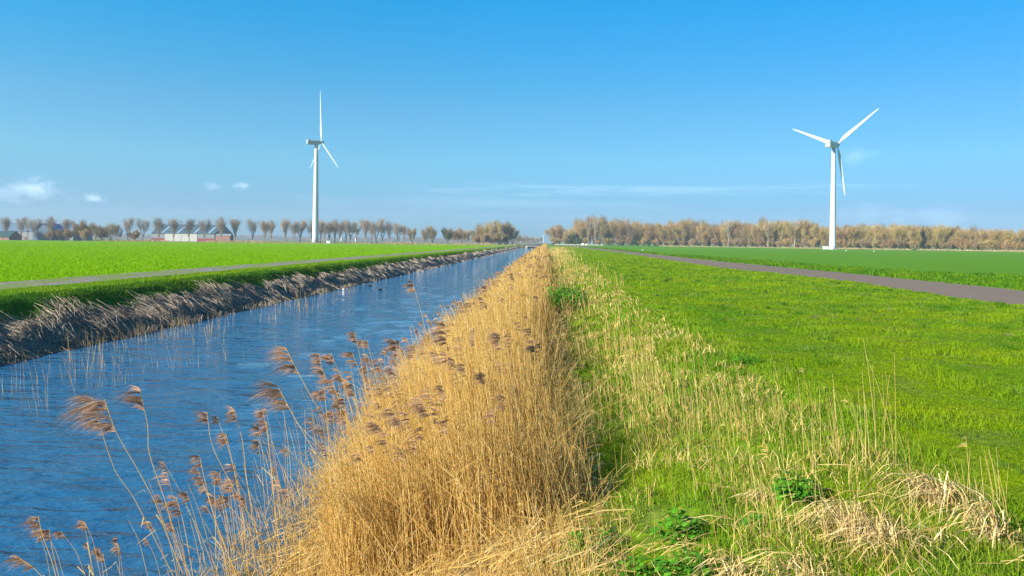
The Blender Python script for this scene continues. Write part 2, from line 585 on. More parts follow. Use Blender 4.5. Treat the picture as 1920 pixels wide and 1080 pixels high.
# ------------------------------------------------------------------ reeds
reed_isl = [(0, (.42, .27, .09)), (.2, (.66, .44, .13)), (.7, (.82, .58, .19)), (1, (.90, .74, .38))]
M['reed'] = blade_mat('reed_stem', [], reed_isl, trans=.5, rough=.5)
M['plume'] = blade_mat('reed_plume', [], [(0, (.17, .095, .06)), (.5, (.37, .215, .13)), (1, (.60, .40, .25))], trans=.4)
M['straw'] = blade_mat('dry_straw', [], [(0, (.26, .16, .06)), (.45, (.52, .36, .14)), (1, (.74, .58, .30))], trans=.15)
M['stalk'] = blade_mat('dry_stalk', [], [(0, (.36, .22, .06)), (.5, (.54, .38, .12)), (1, (.64, .50, .20))], trans=.15)
M['grey_straw'] = blade_mat('weathered_straw', [], [(0, (.14, .11, .08)), (.5, (.34, .27, .20)), (.9, (.60, .49, .37)), (1, (.85, .68, .46))], trans=.05)


def stems(x, y, z, h, r, lean_x, lean_y, K=5, curl=1.6):
    n = len(x)
    P = np.empty((n, K, 3)); t = np.linspace(0, 1, K)
    for j, tt in enumerate(t):
        P[:, j, 0] = x + lean_x * h * tt ** curl
        P[:, j, 1] = y + lean_y * h * tt ** curl
        P[:, j, 2] = z + h * (tt - .12 * (np.abs(lean_x) + np.abs(lean_y)) * tt ** 2)
    Rr = r[:, None] * (1 - .55 * t)[None, :]
    return P, Rr


def plume_ribbons(tip, direction, size, cnt, wdt, wind=-1.0, droop=.5, spread=1.0):
    """feathery one-sided panicles hanging downwind from the top of each stem
    tip (n,3); direction (n,3) unit tangent of the stem top; size (n,)"""
    n = len(tip)
    T = np.repeat(tip, cnt, 0); D = np.repeat(direction, cnt, 0); S = np.repeat(size, cnt)
    m_ = n * cnt
    ncl = 7
    cid = rng.integers(0, ncl, m_) + np.repeat(np.arange(n), cnt) * ncl
    cs = ((np.tile(np.arange(ncl), n) + .5 + rng.normal(0, .25, n * ncl)) / ncl).clip(0, 1)
    cl_ = rng.uniform(.65, 1.25, n * ncl); cu = rng.normal(.30, .16, n * ncl); cyw = rng.normal(0, .25, n * ncl)
    s0 = (cs[cid] + rng.normal(0, .025, m_)).clip(0, 1)
    base = T - D * (S * .95 * s0)[:, None]
    ln = S * cl_[cid] * (.45 + .6 * rng.random(m_)) * (.55 + .6 * np.sin(PI * np.clip(s0 * .85 + .15, 0, 1)))
    wx = wind * (.75 + .35 * rng.random(m_)); wy = cyw[cid] + rng.normal(0, .09 * spread, m_)
    up = cu[cid] + rng.normal(0, .09, m_)
    P = np.empty((m_, 4, 3))
    for j, t in enumerate((0, .33, .66, 1)):
        P[:, j, 0] = base[:, 0] + wx * ln * t * .9 + D[:, 0] * ln * .35 * t * (1 - .6 * t)
        P[:, j, 1] = base[:, 1] + wy * ln * t
        P[:, j, 2] = base[:, 2] + ln * (up * t * 1.1 - droop * t * t * 1.1)
    W = np.repeat(wdt, cnt)[:, None] * np.array([.6, 1.0, .8, .12])[None, :]
    a = rng.normal(0, .4, m_)
    side = np.stack([.15 * np.ones(m_), np.sin(a), np.cos(a)], -1)
    side /= np.linalg.norm(side, axis=1, keepdims=True)
    return ribbons(P, W, side)


def reed_top(y):                  # z of the reed tops
    return .82 + .25 * fbm(y * .25, y * 0, 71, 2) + .25 * np.clip((y - 15) / 40, 0, 1)


n = 24000
y = 6.9 * (438 / 6.9) ** (rng.random(n) ** 1.15)
u = rng.random(n)
wob_l = fbm(y * .5, y * 0, 73) - .5; wob_r = fbm(y * .8 + 9, y * 0, 74) - .5
x = -2.0 + .5 * wob_l + (1.98 + 1.2 * wob_r - .5 * wob_l) * u ** 1.1 + rng.normal(0, .17, n) * u
z = height(x, y)
near_edge = np.clip((y - 6.6) / 1.6, .35, 1) * .35 + .65
top = reed_top(y) - .95 * np.clip((-.8 - x) / 1.3, 0, 1.2) - .62 * np.clip((x + .7) / .9, 0, 1.3)
h = (top - z) * (.70 + .34 * rng.random(n)) * near_edge
patch = fbm(x * 1.6, y * 1.1, 79)
h = h * (.82 + .36 * patch)
r = np.maximum(.0030, .00030 * y)
lx = rng.normal(-.13, .10, n); ly = rng.normal(.0, .09, n)
P, Rr = stems(x, y, z - .05, h, r, lx, ly)
keep_r = h > .2
v1 = tubes(P[keep_r], Rr[keep_r])
# old broken stems leaning across the others
nb = 1500
yb = 6.6 * (60 / 6.6) ** rng.random(nb); xb = -1.9 + 2.0 * rng.random(nb)
zb = height(xb, yb)
Pb, Rb = stems(xb, yb, zb, .8 + .5 * rng.random(nb), np.maximum(.0032, .0003 * yb), rng.normal(-.25, .5, nb), rng.normal(-.1, .4, nb), 5, 1.2)
vb = tubes(Pb, Rb)
# a leaf or two on many stems
k = np.where(rng.random(n) < .42)[0]
j = rng.integers(1, 4, len(k)); B = P[k, j]
L = .16 + .22 * rng.random(len(k))
a = rng.uniform(-1.2, 1.2, len(k)) + PI
LP = np.empty((len(k), 3, 3))
LP[:, 0] = B
LP[:, 1] = B + np.stack([np.cos(a) * L * .5, np.sin(a) * L * .4, L * .3], -1)
LP[:, 2] = B + np.stack([np.cos(a) * L, np.sin(a) * L * .8, -L * .15 * rng.random(len(k))], -1)
wl = np.maximum(.004, .0004 * y[k])
v2 = ribbons(LP, wl[:, None] * np.array([.8, 1, .1]))
# sparse outer fringe standing in the water
n2_ = 1000
y2 = 7.2 * (200 / 7.2) ** rng.random(n2_)
x2 = -1.9 - 1.6 * rng.random(n2_) ** 1.6
z2 = np.full(n2_, WATER - .15)
h2 = (.85 + .65 * rng.random(n2_)) * (1 - .22 * np.clip((-2.8 - x2), 0, 1))
P2, R2 = stems(x2, y2, z2, h2, np.maximum(.0030, .00032 * y2), rng.normal(-.16, .10, n2_), rng.normal(0, .08, n2_))
v3 = tubes(P2, R2)
v, q = merge([v1, v2, v3, vb])
tag(mesh_obj('reed_stems', v, q, mat=M['reed']), 'dense golden reed stems lining the near canal bank', 'reeds', kind='stuff')
# plumes of the bed
allP = np.concatenate([P, P2]); ally = np.concatenate([y, y2]); allx = np.concatenate([x, x2])
pr = rng.random(len(ally)) < np.where(np.arange(len(ally)) < n, np.where(ally > 28, .085, .026), .20)
pr &= np.concatenate([h > 1.15, h2 > .9])
I = np.where(pr)[0]
tip = allP[I, -1]; dr = allP[I, -1] - allP[I, -2]; dr /= np.linalg.norm(dr, axis=1, keepdims=True)
sz = (.10 + .08 * rng.random(len(I)))
nearI = ally[I] < 22
vA = plume_ribbons(tip[nearI], dr[nearI], sz[nearI], 26, np.maximum(.0035, .0004 * ally[I][nearI]))
vB = plume_ribbons(tip[~nearI], dr[~nearI], sz[~nearI], 9, np.maximum(.007, .00045 * ally[I][~nearI]))
v, q = merge([vA, vB])
tag(mesh_obj('reed_plumes', v, q, mat=M['plume']), 'brown feathery seed heads over the golden reed bed', 'reed plumes', kind='stuff')

# short broken straw in front of and among the reeds
n = 15000
y = 4.6 * (40 / 4.6) ** rng.random(n); x = rng.uniform(-3.3, .5, n)
k = x < .1 + .5 * fbm(y * 2, x * 2, 81); x, y = x[k], y[k]; n = len(x)
z = np.maximum(height(x, y), WATER) - .03
h = .10 + .42 * rng.random(n) ** 1.6
h *= np.where(x < -2.5, .8, 1)
P, Rr = stems(x, y, z, h, np.maximum(.0028, .0003 * y), rng.normal(-.15, .45, n), rng.normal(0, .4, n), 4, 1.2)
v1 = tubes(P, Rr)
# lying litter
n = 7000
y = 4.4 * (30 / 4.4) ** rng.random(n); x = rng.uniform(-2.9, .6, n)
z = np.maximum(height(x, y), WATER + .01) + .02 + .10 * rng.random(n)
a = rng.uniform(0, PI, n); L = .15 + .4 * rng.random(n)
LP = np.empty((n, 3, 3))
for j, t in enumerate((-.5, 0, .5)):
    LP[:, j] = np.stack([x + np.cos(a) * L * t, y + np.sin(a) * L * t, z + rng.normal(0, .03, n) + (.05 if j == 1 else 0)], -1)
v2 = ribbons(LP, np.full((n, 3), .0045) * np.maximum(1, y / 9)[:, None], np.stack([-np.sin(a), np.cos(a), .5 * np.ones(n)], -1))
v, q = merge([v1, v2])
tag(mesh_obj('reed_litter', v, q, mat=M['reed']), 'short broken straw and litter at the foot of the reeds', 'straw', kind='stuff')

# ------------------------------------------------------------------ dry stalks on the slope
cl = []
cn = 250
cyy = 4.6 * (300 / 4.6) ** rng.random(cn); cxx = rng.uniform(-.1, 2.75, cn)
fy = 5.2 * (300 / 5.2) ** rng.random(180); fx = rng.uniform(-.15, .6, 180)
cxx = np.concatenate([cxx, fx]); cyy = np.concatenate([cyy, fy])
ok = seen(cxx, cyy, .3) & (fbm(cxx * 1.2, cyy * .7, 91) > .40 + .09 * np.clip(cxx - 1.2, 0, 2))
cxx, cyy = cxx[ok], cyy[ok]
per = rng.integers(4, 22, len(cxx))
x = np.repeat(cxx, per); y = np.repeat(cyy, per); n = len(x)
sp = .10 + .012 * y
x = x + rng.normal(0, 1, n) * sp; y = y + rng.normal(0, 1, n) * sp
z = height(x, y) - .02
h = (.28 + .46 * rng.random(n)) * np.repeat(.7 + .5 * rng.random(len(cxx)), per)
PC = [(1655, 872, 230, 4), (1640, 868, 190, 5), (1612, 866, 170, 6), (1570, 858, 130, 8), (1545, 852, 150, 6), (1520, 850, 160, 7), (1500, 862, 120, 8), (1470, 800, 110, 5),
      (1432, 790, 150, 4), (1410, 800, 130, 5), (1375, 800, 150, 7), (1350, 790, 120, 9), (1335, 800, 160, 10), (1310, 810, 150, 9), (1290, 790, 120, 8), (1262, 760, 130, 12),
      (1240, 770, 150, 12), (1215, 745, 130, 12), (1200, 720, 120, 10), (1180, 690, 100, 9), (1165, 620, 60, 6), (1860, 958, 140, 6), (1838, 950, 120, 5), (1812, 960, 110, 4),
      (1690, 1000, 120, 5), (1600, 1010, 170, 6), (1572, 980, 200, 5), (1455, 960, 190, 6), (1405, 950, 180, 7), (1385, 930, 170, 6), (1340, 900, 150, 6), (1700, 900, 110, 4), (1480, 950, 160, 6)]
ex = []; ey = []; eh = []
for (a_, b_, hp, c_) in PC:
    zz = -.02 if a_ > 1350 else -.25
    w_ = onz(a_, b_, zz)
    ex.append(w_[0] + rng.normal(0, .10, c_)); ey.append(w_[1] + rng.normal(0, .12, c_)); eh.append(hp / F * w_[1] * rng.uniform(.6, 1.05, c_))
ex = np.concatenate(ex); ey = np.concatenate(ey); eh = np.concatenate(eh)
x = np.concatenate([x, ex]); y = np.concatenate([y, ey]); h = np.concatenate([h, eh]); z = np.concatenate([z, height(ex, ey) - .02]); n = len(x)
P, Rr = stems(x, y, z, h, np.maximum(.0024, .00026 * y), rng.normal(-.14, .08, n), rng.normal(0, .08, n), 5, 1.5)
v1 = tubes(P, Rr)
I = np.where((rng.random(n) < .12) & (h > .5))[0]
dr = P[I, -1] - P[I, -2]; dr /= np.linalg.norm(dr, axis=1, keepdims=True)
v2 = plume_ribbons(P[I, -1], dr, .05 + .05 * rng.random(len(I)), 8, np.maximum(.0025, .0003 * y[I]))
n = 20000        # dead thatch between the stalks
y = logY(n, 3.8, 60); x = rng.uniform(-.4, 2.9, n)
k = seen(x, y, .3) & (fbm(x * 1.7, y * 1.2, 95) > .50); x, y = x[k], y[k]; n = len(x)
v3 = blades(x, y, .05 + .17 * rng.random(n), np.maximum(.0028, .0004 * y), 2.2)
n = 3000
y4 = 4.0 * (8.5 / 4.0) ** rng.random(n); x4 = rng.uniform(-.6, 2.9, n)
k = seen(x4, y4, .3) & (fbm(x4 * 2.4, y4 * 2.0, 96) > .5 + .02 * (y4 - 4)); x4, y4 = x4[k], y4[k]; n = len(x4)
z4 = height(x4, y4) + .01 + .10 * rng.random(n); a4 = rng.uniform(0, PI, n); L4 = .12 + .3 * rng.random(n)
LP4 = np.stack([np.stack([x4 + np.cos(a4) * L4 * t, y4 + np.sin(a4) * L4 * t, z4 + rng.normal(0, .025, n) + dz], -1) for t, dz in ((-.5, 0), (0, .04), (.5, 0))], 1)
v4 = ribbons(LP4, np.array([.0020, .0026, .001])[None] * rng.uniform(.7, 1.4, n)[:, None], np.stack([-np.sin(a4), np.cos(a4), .6 * np.ones(n)], -1))
v, q = merge([v1, v2, v3, v4])
tag(mesh_obj('dry_grass_stalks', v, q, mat=M['stalk']), 'thin pale dry stalks standing in the green slope beside the reeds', 'dry grass', kind='stuff')

# ------------------------------------------------------------------ far bank straw
parts = []
hc = 190
hy = 15.5 * (430 / 15.5) ** rng.random(hc); hx = rng.uniform(-15.5, -14.25, hc)
per = 30
x = np.repeat(hx, per); y = np.repeat(hy, per); n = len(x)
a0 = np.repeat(rng.normal(-.1, .75, hc), per) + rng.normal(0, .38, n)
x = x + rng.normal(0, .15, n); y = y + rng.normal(0, .28, n) * (1 + y / 60)
L = (.5 + .8 * rng.random(n))
lift = np.repeat(.04 + .20 * rng.random(hc) ** 2, per) * rng.random(n)
LP = np.empty((n, 4, 3))
for j, t in enumerate((-.4, -.1, .25, .6)):
    xx = x + np.cos(a0) * L * t; yy = y + np.sin(a0) * L * t
    xx = np.minimum(xx, -13.68)
    LP[:, j] = np.stack([xx, yy, np.maximum(height(xx, yy), WATER - .05) + .02 + lift * (1.0, 1.1, .7, .15)[j]], -1)
parts.append(tubes(LP, np.maximum(.005, .00018 * y)[:, None] * np.ones((1, 4))))
n = 15000
y = 15 * (430 / 15) ** rng.random(n); x = rng.uniform(-15.4, -13.9, n)
a0 = rng.normal(0, 1.0, n); L = .2 + .6 * rng.random(n)
LP = np.empty((n, 3, 3))
for j, t in enumerate((-.5, 0, .5)):
    xx = x + np.cos(a0) * L * t; yy = y + np.sin(a0) * L * t
    LP[:, j] = np.stack([xx, yy, np.maximum(height(xx, yy), WATER - .05) + .02 + .06 * rng.random(n)], -1)
parts.append(tubes(LP, np.maximum(.004, .00018 * y)[:, None] * np.ones((1, 3))))
v, q = merge(parts)
tag(mesh_obj('cut_reed_debris', v, q, mat=M['grey_straw']), 'grey cut reed stems strewn down the far canal bank', 'reed debris', kind='stuff')
# golden stubble along the far waterline
n = 4500
y = 15 * (430 / 15) ** rng.random(n)
dn = fbm(y * .35, y * 0 + 1, 97)
k = rng.random(n) < np.clip((dn - .47) * 4, .05, 1); y = y[k]; n = len(y)
x = -13.76 + rng.normal(0, .13, n) + .25 * (rng.random(n) < .15)
h = (.07 + .22 * rng.random(n)) * (.6 + fbm(y * .5, y * 0, 98))
P, Rr = stems(x, y, np.full(n, WATER - .05), h, np.maximum(.005, .0003 * y), rng.normal(0, .25, n), rng.normal(0, .25, n), 3, 1)
v, q = tubes(P, Rr)
tag(mesh_obj('reed_stubble', v, q, mat=M['grey_straw']), 'short pale reed stubble along the far waterline', 'reed stubble', kind='stuff')
# thin stems standing in the water near the far bank
cc = [(40, 735), (62, 770), (115, 715), (185, 700), (215, 715), (300, 690), (345, 690), (410, 680), (480, 690), (560, 660),
      (600, 690), (640, 705), (700, 690), (740, 700), (850, 665), (920, 690), (1000, 650), (1090, 650), (1230, 640), (1290, 640),
      (1390, 620), (1500, 655), (1590, 625), (1640, 630)]
xs = []; ysn = []
for (a, b_) in cc:
    px_, py_ = (a / 4, 560 + (b_ - 560)) if a > 430 else (a, b_)
    if a > 430: px_ = a / 4; py_ = 560 + (b_ - 560) * .9
    w_ = onz(px_, min(py_, 770), WATER)
    c2 = rng.integers(6, 18)
    xs.append(w_[0] + rng.normal(0, .30, c2)); ysn.append(w_[1] + rng.normal(0, .5, c2))
for _ in range(12):
    yy = 16 + 34 * rng.random(); xx = -12.9 + 1.9 * rng.random()
    c2 = rng.integers(3, 12)
    xs.append(xx + rng.normal(0, .25, c2)); ysn.append(yy + rng.normal(0, .5, c2))
x = np.concatenate(xs); y = np.concatenate(ysn); n = len(x)
k = (x > -13.9) & (y < 70); x, y = x[k], y[k]; n = len(x)
h = .25 + .75 * rng.random(n) ** 1.7
P, Rr = stems(x, y, np.full(n, WATER - .08), h, np.maximum(.003, .00017 * y), rng.normal(-.1, .12, n), rng.normal(0, .1, n), 4, 1.4)
v, q = tubes(P, Rr)
tag(mesh_obj('water_stems', v, q, mat=M['straw']), 'thin dead stems poking out of the water by the far bank', 'reed stems', kind='stuff')


# ------------------------------------------------------------------ single reeds in front
def reed(points, Y, plume, label, group=None, thick=.0042, dark=False, ply=0.0):
    """points: photo pixels from the plume down to the lowest seen point of the stem"""
    W = [np.array(at(px, py, Y + ply * i_)) for i_, (px, py) in enumerate(points)]
    d = W[-1] - W[-2]
    while W[-1][2] > WATER - .1:
        st = d / (np.linalg.norm(d) + 1e-9) * .25
        if st[2] > -.12: st[2] = -.12
        if height(W[-1][0], W[-1][1]) > W[-1][2]: break
        W.append(W[-1] + st)
    W = W[::-1]
    # resample smoothly (Catmull-Rom)
    Wp = [2 * W[0] - W[1]] + W + [2 * W[-1] - W[-2]]
    pts = []
    for a in range(1, len(Wp) - 2):
        p0, p1, p2, p3 = Wp[a - 1:a + 3]
        for s in np.linspace(0, 1, 5, endpoint=False):
            pts.append(.5 * ((2 * p1) + (p2 - p0) * s + (2 * p0 - 5 * p1 + 4 * p2 - p3) * s * s + (3 * p1 - p0 - 3 * p2 + p3) * s ** 3))
    pts.append(W[-1]); pts = np.array(pts)
    base = pts[0].copy()
    root = empty('reed', tuple(base)); tag(root, label, 'reed', group)
    loc = pts - base
    Rr = np.linspace(thick, thick * .45, len(pts))[None, :]
    v, q = tubes(loc[None], Rr, 5)
    mesh_obj('stem', v, q, mat=M['reed'], parent=root)
    # leaves clasping the stem
    K = max(1, len(loc) // 9); idx = rng.integers(2, max(3, int(len(loc) * .7)), K)
    B = loc[idx]; L = .12 + .2 * rng.random(K); a = PI + rng.normal(0, .7, K)
    LP = np.stack([B, B + np.stack([np.cos(a) * L * .5, np.sin(a) * L * .5, L * .35], -1),
                   B + np.stack([np.cos(a) * L, np.sin(a) * L, L * .05 * np.ones(K)], -1)], 1)
    for kk in range(K):
        v, q = ribbons(LP[kk:kk + 1], np.array([[.004, .005, .0005]]))
        mesh_obj('leaf', v, q, mat=M['straw'], parent=root)
    if plume > 0:
        tip = loc[-1]; dd = loc[-1] - loc[-3]; dd /= np.linalg.norm(dd)
        v, q = plume_ribbons(tip[None], dd[None], np.array([plume]), int(110 + 420 * plume), np.array([.0014 + .0004 * (Y > 8)]), droop=.45)
        mesh_obj('plume', v, q, mat=M['plume'], parent=root)
    return root


reed([(172, 744), (185, 790), (215, 880), (250, 932), (290, 1010), (325, 1080)], 5.9, .26, 'tall leaning reed behind the largest left plume, its own plume half hidden', ply=.02)
reed([(196, 748), (218, 810), (258, 880), (290, 940), (312, 1000), (345, 1080)], 5.8, .30, 'largest bushy brown plume at the left, on a long leaning reed stem', ply=.03)
reed([(262, 728), (277, 800), (280, 850), (310, 940), (330, 1010), (352, 1080)], 6.4, .20, 'reed with a sparse combed plume right of the largest left plume')
reed([(388, 772), (398, 835), (430, 900), (470, 970), (505, 1050)], 7.2, .12, 'thin leaning reed with a small tuft low over the middle of the water')
reed([(440, 768), (455, 830), (463, 900), (480, 990)], 7.4, .12, 'upright reed with a small fan shaped tuft over mid water')
reed([(536, 652), (560, 700), (600, 770), (650, 830), (710, 900), (775, 975)], 6.6, .26, 'highest arching reed with a big plume above the open water')
reed([(520, 722), (545, 770), (580, 830), (620, 890), (670, 960), (720, 1030)], 6.4, .24, 'arching reed with a dense plume just below the highest one over the water')
reed([(834, 606), (838, 660), (839, 730), (842, 830)], 7.6, .22, 'straight reed with a large dark plume standing above the golden bed')
reed([(72, 968), (80, 1005), (95, 1045), (105, 1080)], 5.8, .15, 'short reed with a curled pale plume at the lower left corner')
reed([(92, 992), (98, 1030), (110, 1080)], 5.9, .10, 'short reed with a thin tuft beside the curled pale plume at lower left')
reed([(36, 1046), (60, 1062), (78, 1080)], 5.5, .14, 'reed plume leaning out of the bottom left corner of the view')
reed([(330, 932), (345, 985), (362, 1080)], 6.6, .16, 'reed with a hanging brown plume low among the leaning left stems')
reed([(374, 854), (384, 900), (402, 970), (432, 1050)], 7.0, .12, 'reed with a pale drooping plume between the leaning stems and mid water')
reed([(604, 690), (622, 735), (655, 800), (700, 870)], 8.2, .13, 'dark tipped reed leaning left behind the two arching plumes')
reed([(622, 712), (640, 760), (668, 830), (690, 900)], 8.0, .17, 'reed with a loose grey plume right of the two arching plumes')
reed([(660, 720), (675, 790), (700, 880)], 8.4, .16, 'reed with a shaggy brown plume on the left rim of the bed')
reed([(790, 750), (815, 800), (850, 880), (890, 960)], 6.6, .17, 'reed with a dark sideways plume in front of the golden bed')
reed([(735, 768), (760, 800), (800, 850), (860, 905), (915, 960)], 6.3, .17, 'reed with a dark combed plume bowing over the bed from the right')
reed([(705, 792), (740, 830), (790, 880), (850, 930), (930, 990)], 6.2, .15, 'bowed reed with a striped plume low over the bed')
reed([(938, 628), (942, 690), (950, 790)], 8.2, .16, 'dark plumed reed in the middle of the golden bed')
reed([(870, 682), (880, 740), (900, 850)], 7.8, .13, 'small dark plume on a straight reed below the tallest bed plume')
reed([(908, 700), (915, 760), (930, 860)], 7.9, .12, 'small two tiered plume on a reed near the bed centre')
reed([(1002, 640), (1003, 700), (1006, 800)], 8.6, .13, 'dark plumed reed near the right edge of the golden bed')
reed([(500, 790), (506, 850), (515, 950), (525, 1030)], 7.8, .13, 'orange tinted plume on an upright reed over the water, low down')
for t_ in range(36):
    bx_ = rng.uniform(430, 820)
    tp = 905 - (bx_ - 430) * .78 + rng.normal(0, 45)
    tp = min(tp, 930)
    ln_ = rng.uniform(10, 60)
    Yv = rng.uniform(7.2, 9.5)
    reed([(bx_ - ln_, tp), (bx_ - ln_ * .55, tp + 70), (bx_ - ln_ * .2, tp + 150), (bx_, tp + 240)], Yv, rng.uniform(.07, .15),
         'slender tan reed with a small blown plume at the water edge of the bed', 'slender reeds on the water side of the bed', thick=.0033)
for t_ in range(12):
    bx_ = rng.uniform(330, 470); tp = rng.uniform(890, 1000)
    ln_ = rng.uniform(10, 70)
    reed([(bx_ - ln_, tp), (bx_ - ln_ * .5, tp + 60), (bx_, tp + 150)], rng.uniform(6.2, 7.4), rng.choice([0, .07, .1]),
         'low leaning reed stem among the crossing stems at the bottom left', 'low leaning reeds at the bottom left', thick=.003)

for t_ in range(13):
    bx_ = rng.uniform(90, 340); tp = rng.uniform(975, 1050)
    ln_ = rng.uniform(5, 50)
    reed([(bx_ - ln_, tp), (bx_ - ln_ * .4, tp + 40), (bx_, tp + 90)], rng.uniform(5.9, 6.8), rng.choice([0, .05, .08]),
         'short thin reed twig in the sparse fringe along the bottom left edge', 'thin reed twigs along the bottom left edge', thick=.0025)

# ------------------------------------------------------------------ leafy weeds and tussocks
M['leaf'] = blade_mat('weed_leaf', [], [(0, (.05, .17, .012)), (.5, (.085, .27, .015)), (1, (.16, .36, .03))], trans=.4, rough=.4)


def weed(x, y, rad, hgt, cnt, leaf, label):
    z0 = float(height(np.array([x]), np.array([y]))[0])
    root = empty('leafy_weed', (x, y, z0)); tag(root, label, 'plant', 'green leafy weeds on the bank slope')
    a = rng.uniform(0, 2 * PI, cnt); rr = rad * np.sqrt(rng.random(cnt))
    bx = np.cos(a) * rr * .25; by = np.sin(a) * rr * .25
    hx = np.cos(a) * rr; hy = np.sin(a) * rr
    hz = hgt * (.35 + .65 * rng.random(cnt)) * (1.1 - .6 * rr / rad)
    P = np.stack([np.stack([bx, by, np.zeros(cnt)], -1), np.stack([hx * .7, hy * .7, hz * .75], -1), np.stack([hx, hy, hz], -1)], 1)
    v, q = tubes(P, np.full((cnt, 3), .0022))
    mesh_obj('stalk', v, q, mat=M['leaf'], parent=root)
    # lobed leaves: 7-station outlines with a folded midrib
    V = []; Q = []
    for i_ in range(cnt):
        L = leaf * rng.uniform(.6, 1.25); az = a[i_] + rng.normal(0, .7); tilt = rng.uniform(-.35, .5)
        f = np.array([math.cos(az) * math.cos(tilt), math.sin(az) * math.cos(tilt), math.sin(tilt)])
        s = np.array([-math.sin(az), math.cos(az), rng.normal(0, .25)]); s /= np.linalg.norm(s)
        upv = np.cross(f, s)
        o = P[i_, 2]; k0 = len(V)
        wd = np.array([.06, .34, .28, .44, .34, .36, .05]) * L
        for j in range(7):
            t = j / 6
            c_ = o + f * (L * t) - np.array([0, 0, 1]) * (L * .28 * t * t)
            fold = upv * (-abs(wd[j]) * .25 if upv[2] < 0 else abs(wd[j]) * .25)
            V += [c_ - s * wd[j] + fold, c_, c_ + s * wd[j] + fold]
            if j:
                b0 = k0 + 3 * (j - 1)
                Q += [[b0, b0 + 1, b0 + 4, b0 + 3], [b0 + 1, b0 + 2, b0 + 5, b0 + 4]]
    mesh_obj('foliage', np.array(V), np.array(Q), mat=M['leaf'], parent=root)


for (px, py, rad, hg, cnt, lf, lab) in [
    (1118, 975, .26, .24, 70, .075, 'leafy green weed at the foot of the reeds near the bottom centre'),
    (1070, 1000, .12, .13, 26, .06, 'small leafy weed left of the larger weed at the reeds foot'),
    (1275, 955, .18, .26, 46, .085, 'broad leaved green weed in the middle of the slope, upper of two'),
    (1310, 1022, .26, .20, 64, .08, 'broad leaved green weed in the middle of the slope, lower of two'),
    (1492, 930, .16, .22, 36, .09, 'leafy green weed among dry stalks, directly left of the straw tussocks'),
    (1428, 965, .14, .13, 26, .08, 'low round leaved weed between the middle weeds and the straw tussocks'),
    (1200, 1045, .16, .12, 34, .06, 'low weed in yellow green grass at the bottom edge'),
    (1400, 700, .22, .22, 44, .06, 'pale green sprouting weed out on the meadow edge'),
]:
    p = onz(px, py, -.35 if px < 1250 else -.15)
    weed(p[0], p[1], rad, hg, int(cnt * 2.2), lf * .62, lab)
for (px, Y, rad, hg, cnt, lab) in [(1052, 27, 1.0, 1.1, 260, 'bright green leafy shrub against the right side of the reed bed'),
                                   (1068, 31, .7, .75, 150, 'smaller green leafy shrub behind the one against the reeds')]:
    p = at(px, 560, Y)
    weed(p[0], Y, rad, hg, cnt * 3, .09, lab)

for (px, py, rad, hg, cnt, lab) in [
    (1388, 1040, .20, .34, 130, 'collapsed straw tussock at the bottom, left of the other tussocks'),
    (1600, 985, .26, .42, 190, 'pale straw tussock with upright tips, second from the right of the bottom group'),
    (1765, 965, .30, .40, 240, 'widest straw tussock with bent over grey tips at lower right'),
    (1690, 1040, .30, .30, 200, 'flattened straw tussock at the bottom between the two tall ones'),
    (1870, 1035, .18, .42, 120, 'dark based straw tussock in the lower right corner'),
    (1520, 1060, .25, .25, 130, 'low loose straw tussock on the bottom edge'),
    (1440, 900, .18, .18, 90, 'matted brown straw patch behind the low round leaved weed'),
    (1030, 1062, .30, .22, 150, 'straw tussock at the bottom edge below the leafy weed'),
]:
    p = onz(px, py, -.45 if px < 1100 else -.12)
    z0 = float(height(np.array([p[0]]), np.array([p[1]]))[0])
    root = empty('straw_tussock', (p[0], p[1], z0)); tag(root, lab, 'tussock', 'straw tussocks on the slope')
    n = int(cnt * .6); a = rng.uniform(0, 2 * PI, n); r0 = rad * .8 * rng.random(n)
    x0 = np.cos(a) * r0; y0 = np.sin(a) * r0
    hg *= .62
    hh = hg * (.4 + .7 * rng.random(n)); b_ = a + rng.normal(0, 1.6, n)
    outw = rad * (.4 + 1.0 * rng.random(n))
    LP = np.empty((n, 5, 3))
    for j, (t, hz) in enumerate(((0, 0), (.12, .6), (.35, .98), (.7, .85), (1, .45))):
        LP[:, j] = np.stack([x0 + np.cos(b_) * outw * t - .1 * t, y0 + np.sin(b_) * outw * t, hh * hz - .03], -1)
    a3 = rng.uniform(0, PI, n)
    v, q = ribbons(LP, np.array([.0025, .0035, .003, .0028, .001])[None] * rng.uniform(.7, 1.6, n)[:, None], np.stack([np.cos(a3), np.sin(a3), np.zeros(n)], -1))
    mesh_obj('straw_blades', v, q, mat=M['straw'], parent=root)

# ------------------------------------------------------------------ bare trees
def twig_mat(name, stops):
    m, nt, b = new_mat(name, .85, .1)
    c1 = ramp(nt, obj_random(nt), stops)
    ic = ramp(nt, island(nt), [(0, (.45, .45, .47)), (.6, (1, 1, 1)), (1, (1, 1, 1))])
    nt.links.new(mix(nt, 1.0, c1, ic, 'MULTIPLY'), b.inputs['Base Color'])
    return m


M['twig_wood'] = twig_mat('wood_twigs', [(0, (.31, .185, .085)), (.35, (.38, .25, .10)), (.65, (.31, .24, .08)), (1, (.26, .175, .10))])
M['twig_av'] = twig_mat('avenue_twigs', [(0, (.29, .215, .16)), (.5, (.34, .26, .185)), (1, (.30, .255, .18))])
M['twig_green'] = twig_mat('green_twigs', [(0, (.15, .17, .05)), (1, (.20, .19, .06))])
M['evergreen'] = twig_mat('dark_green_twigs', [(0, (.05, .095, .035)), (1, (.07, .11, .04))])
M['bark'] = plain('bark', (.24, .19, .14), .9, .1, .3, 3)


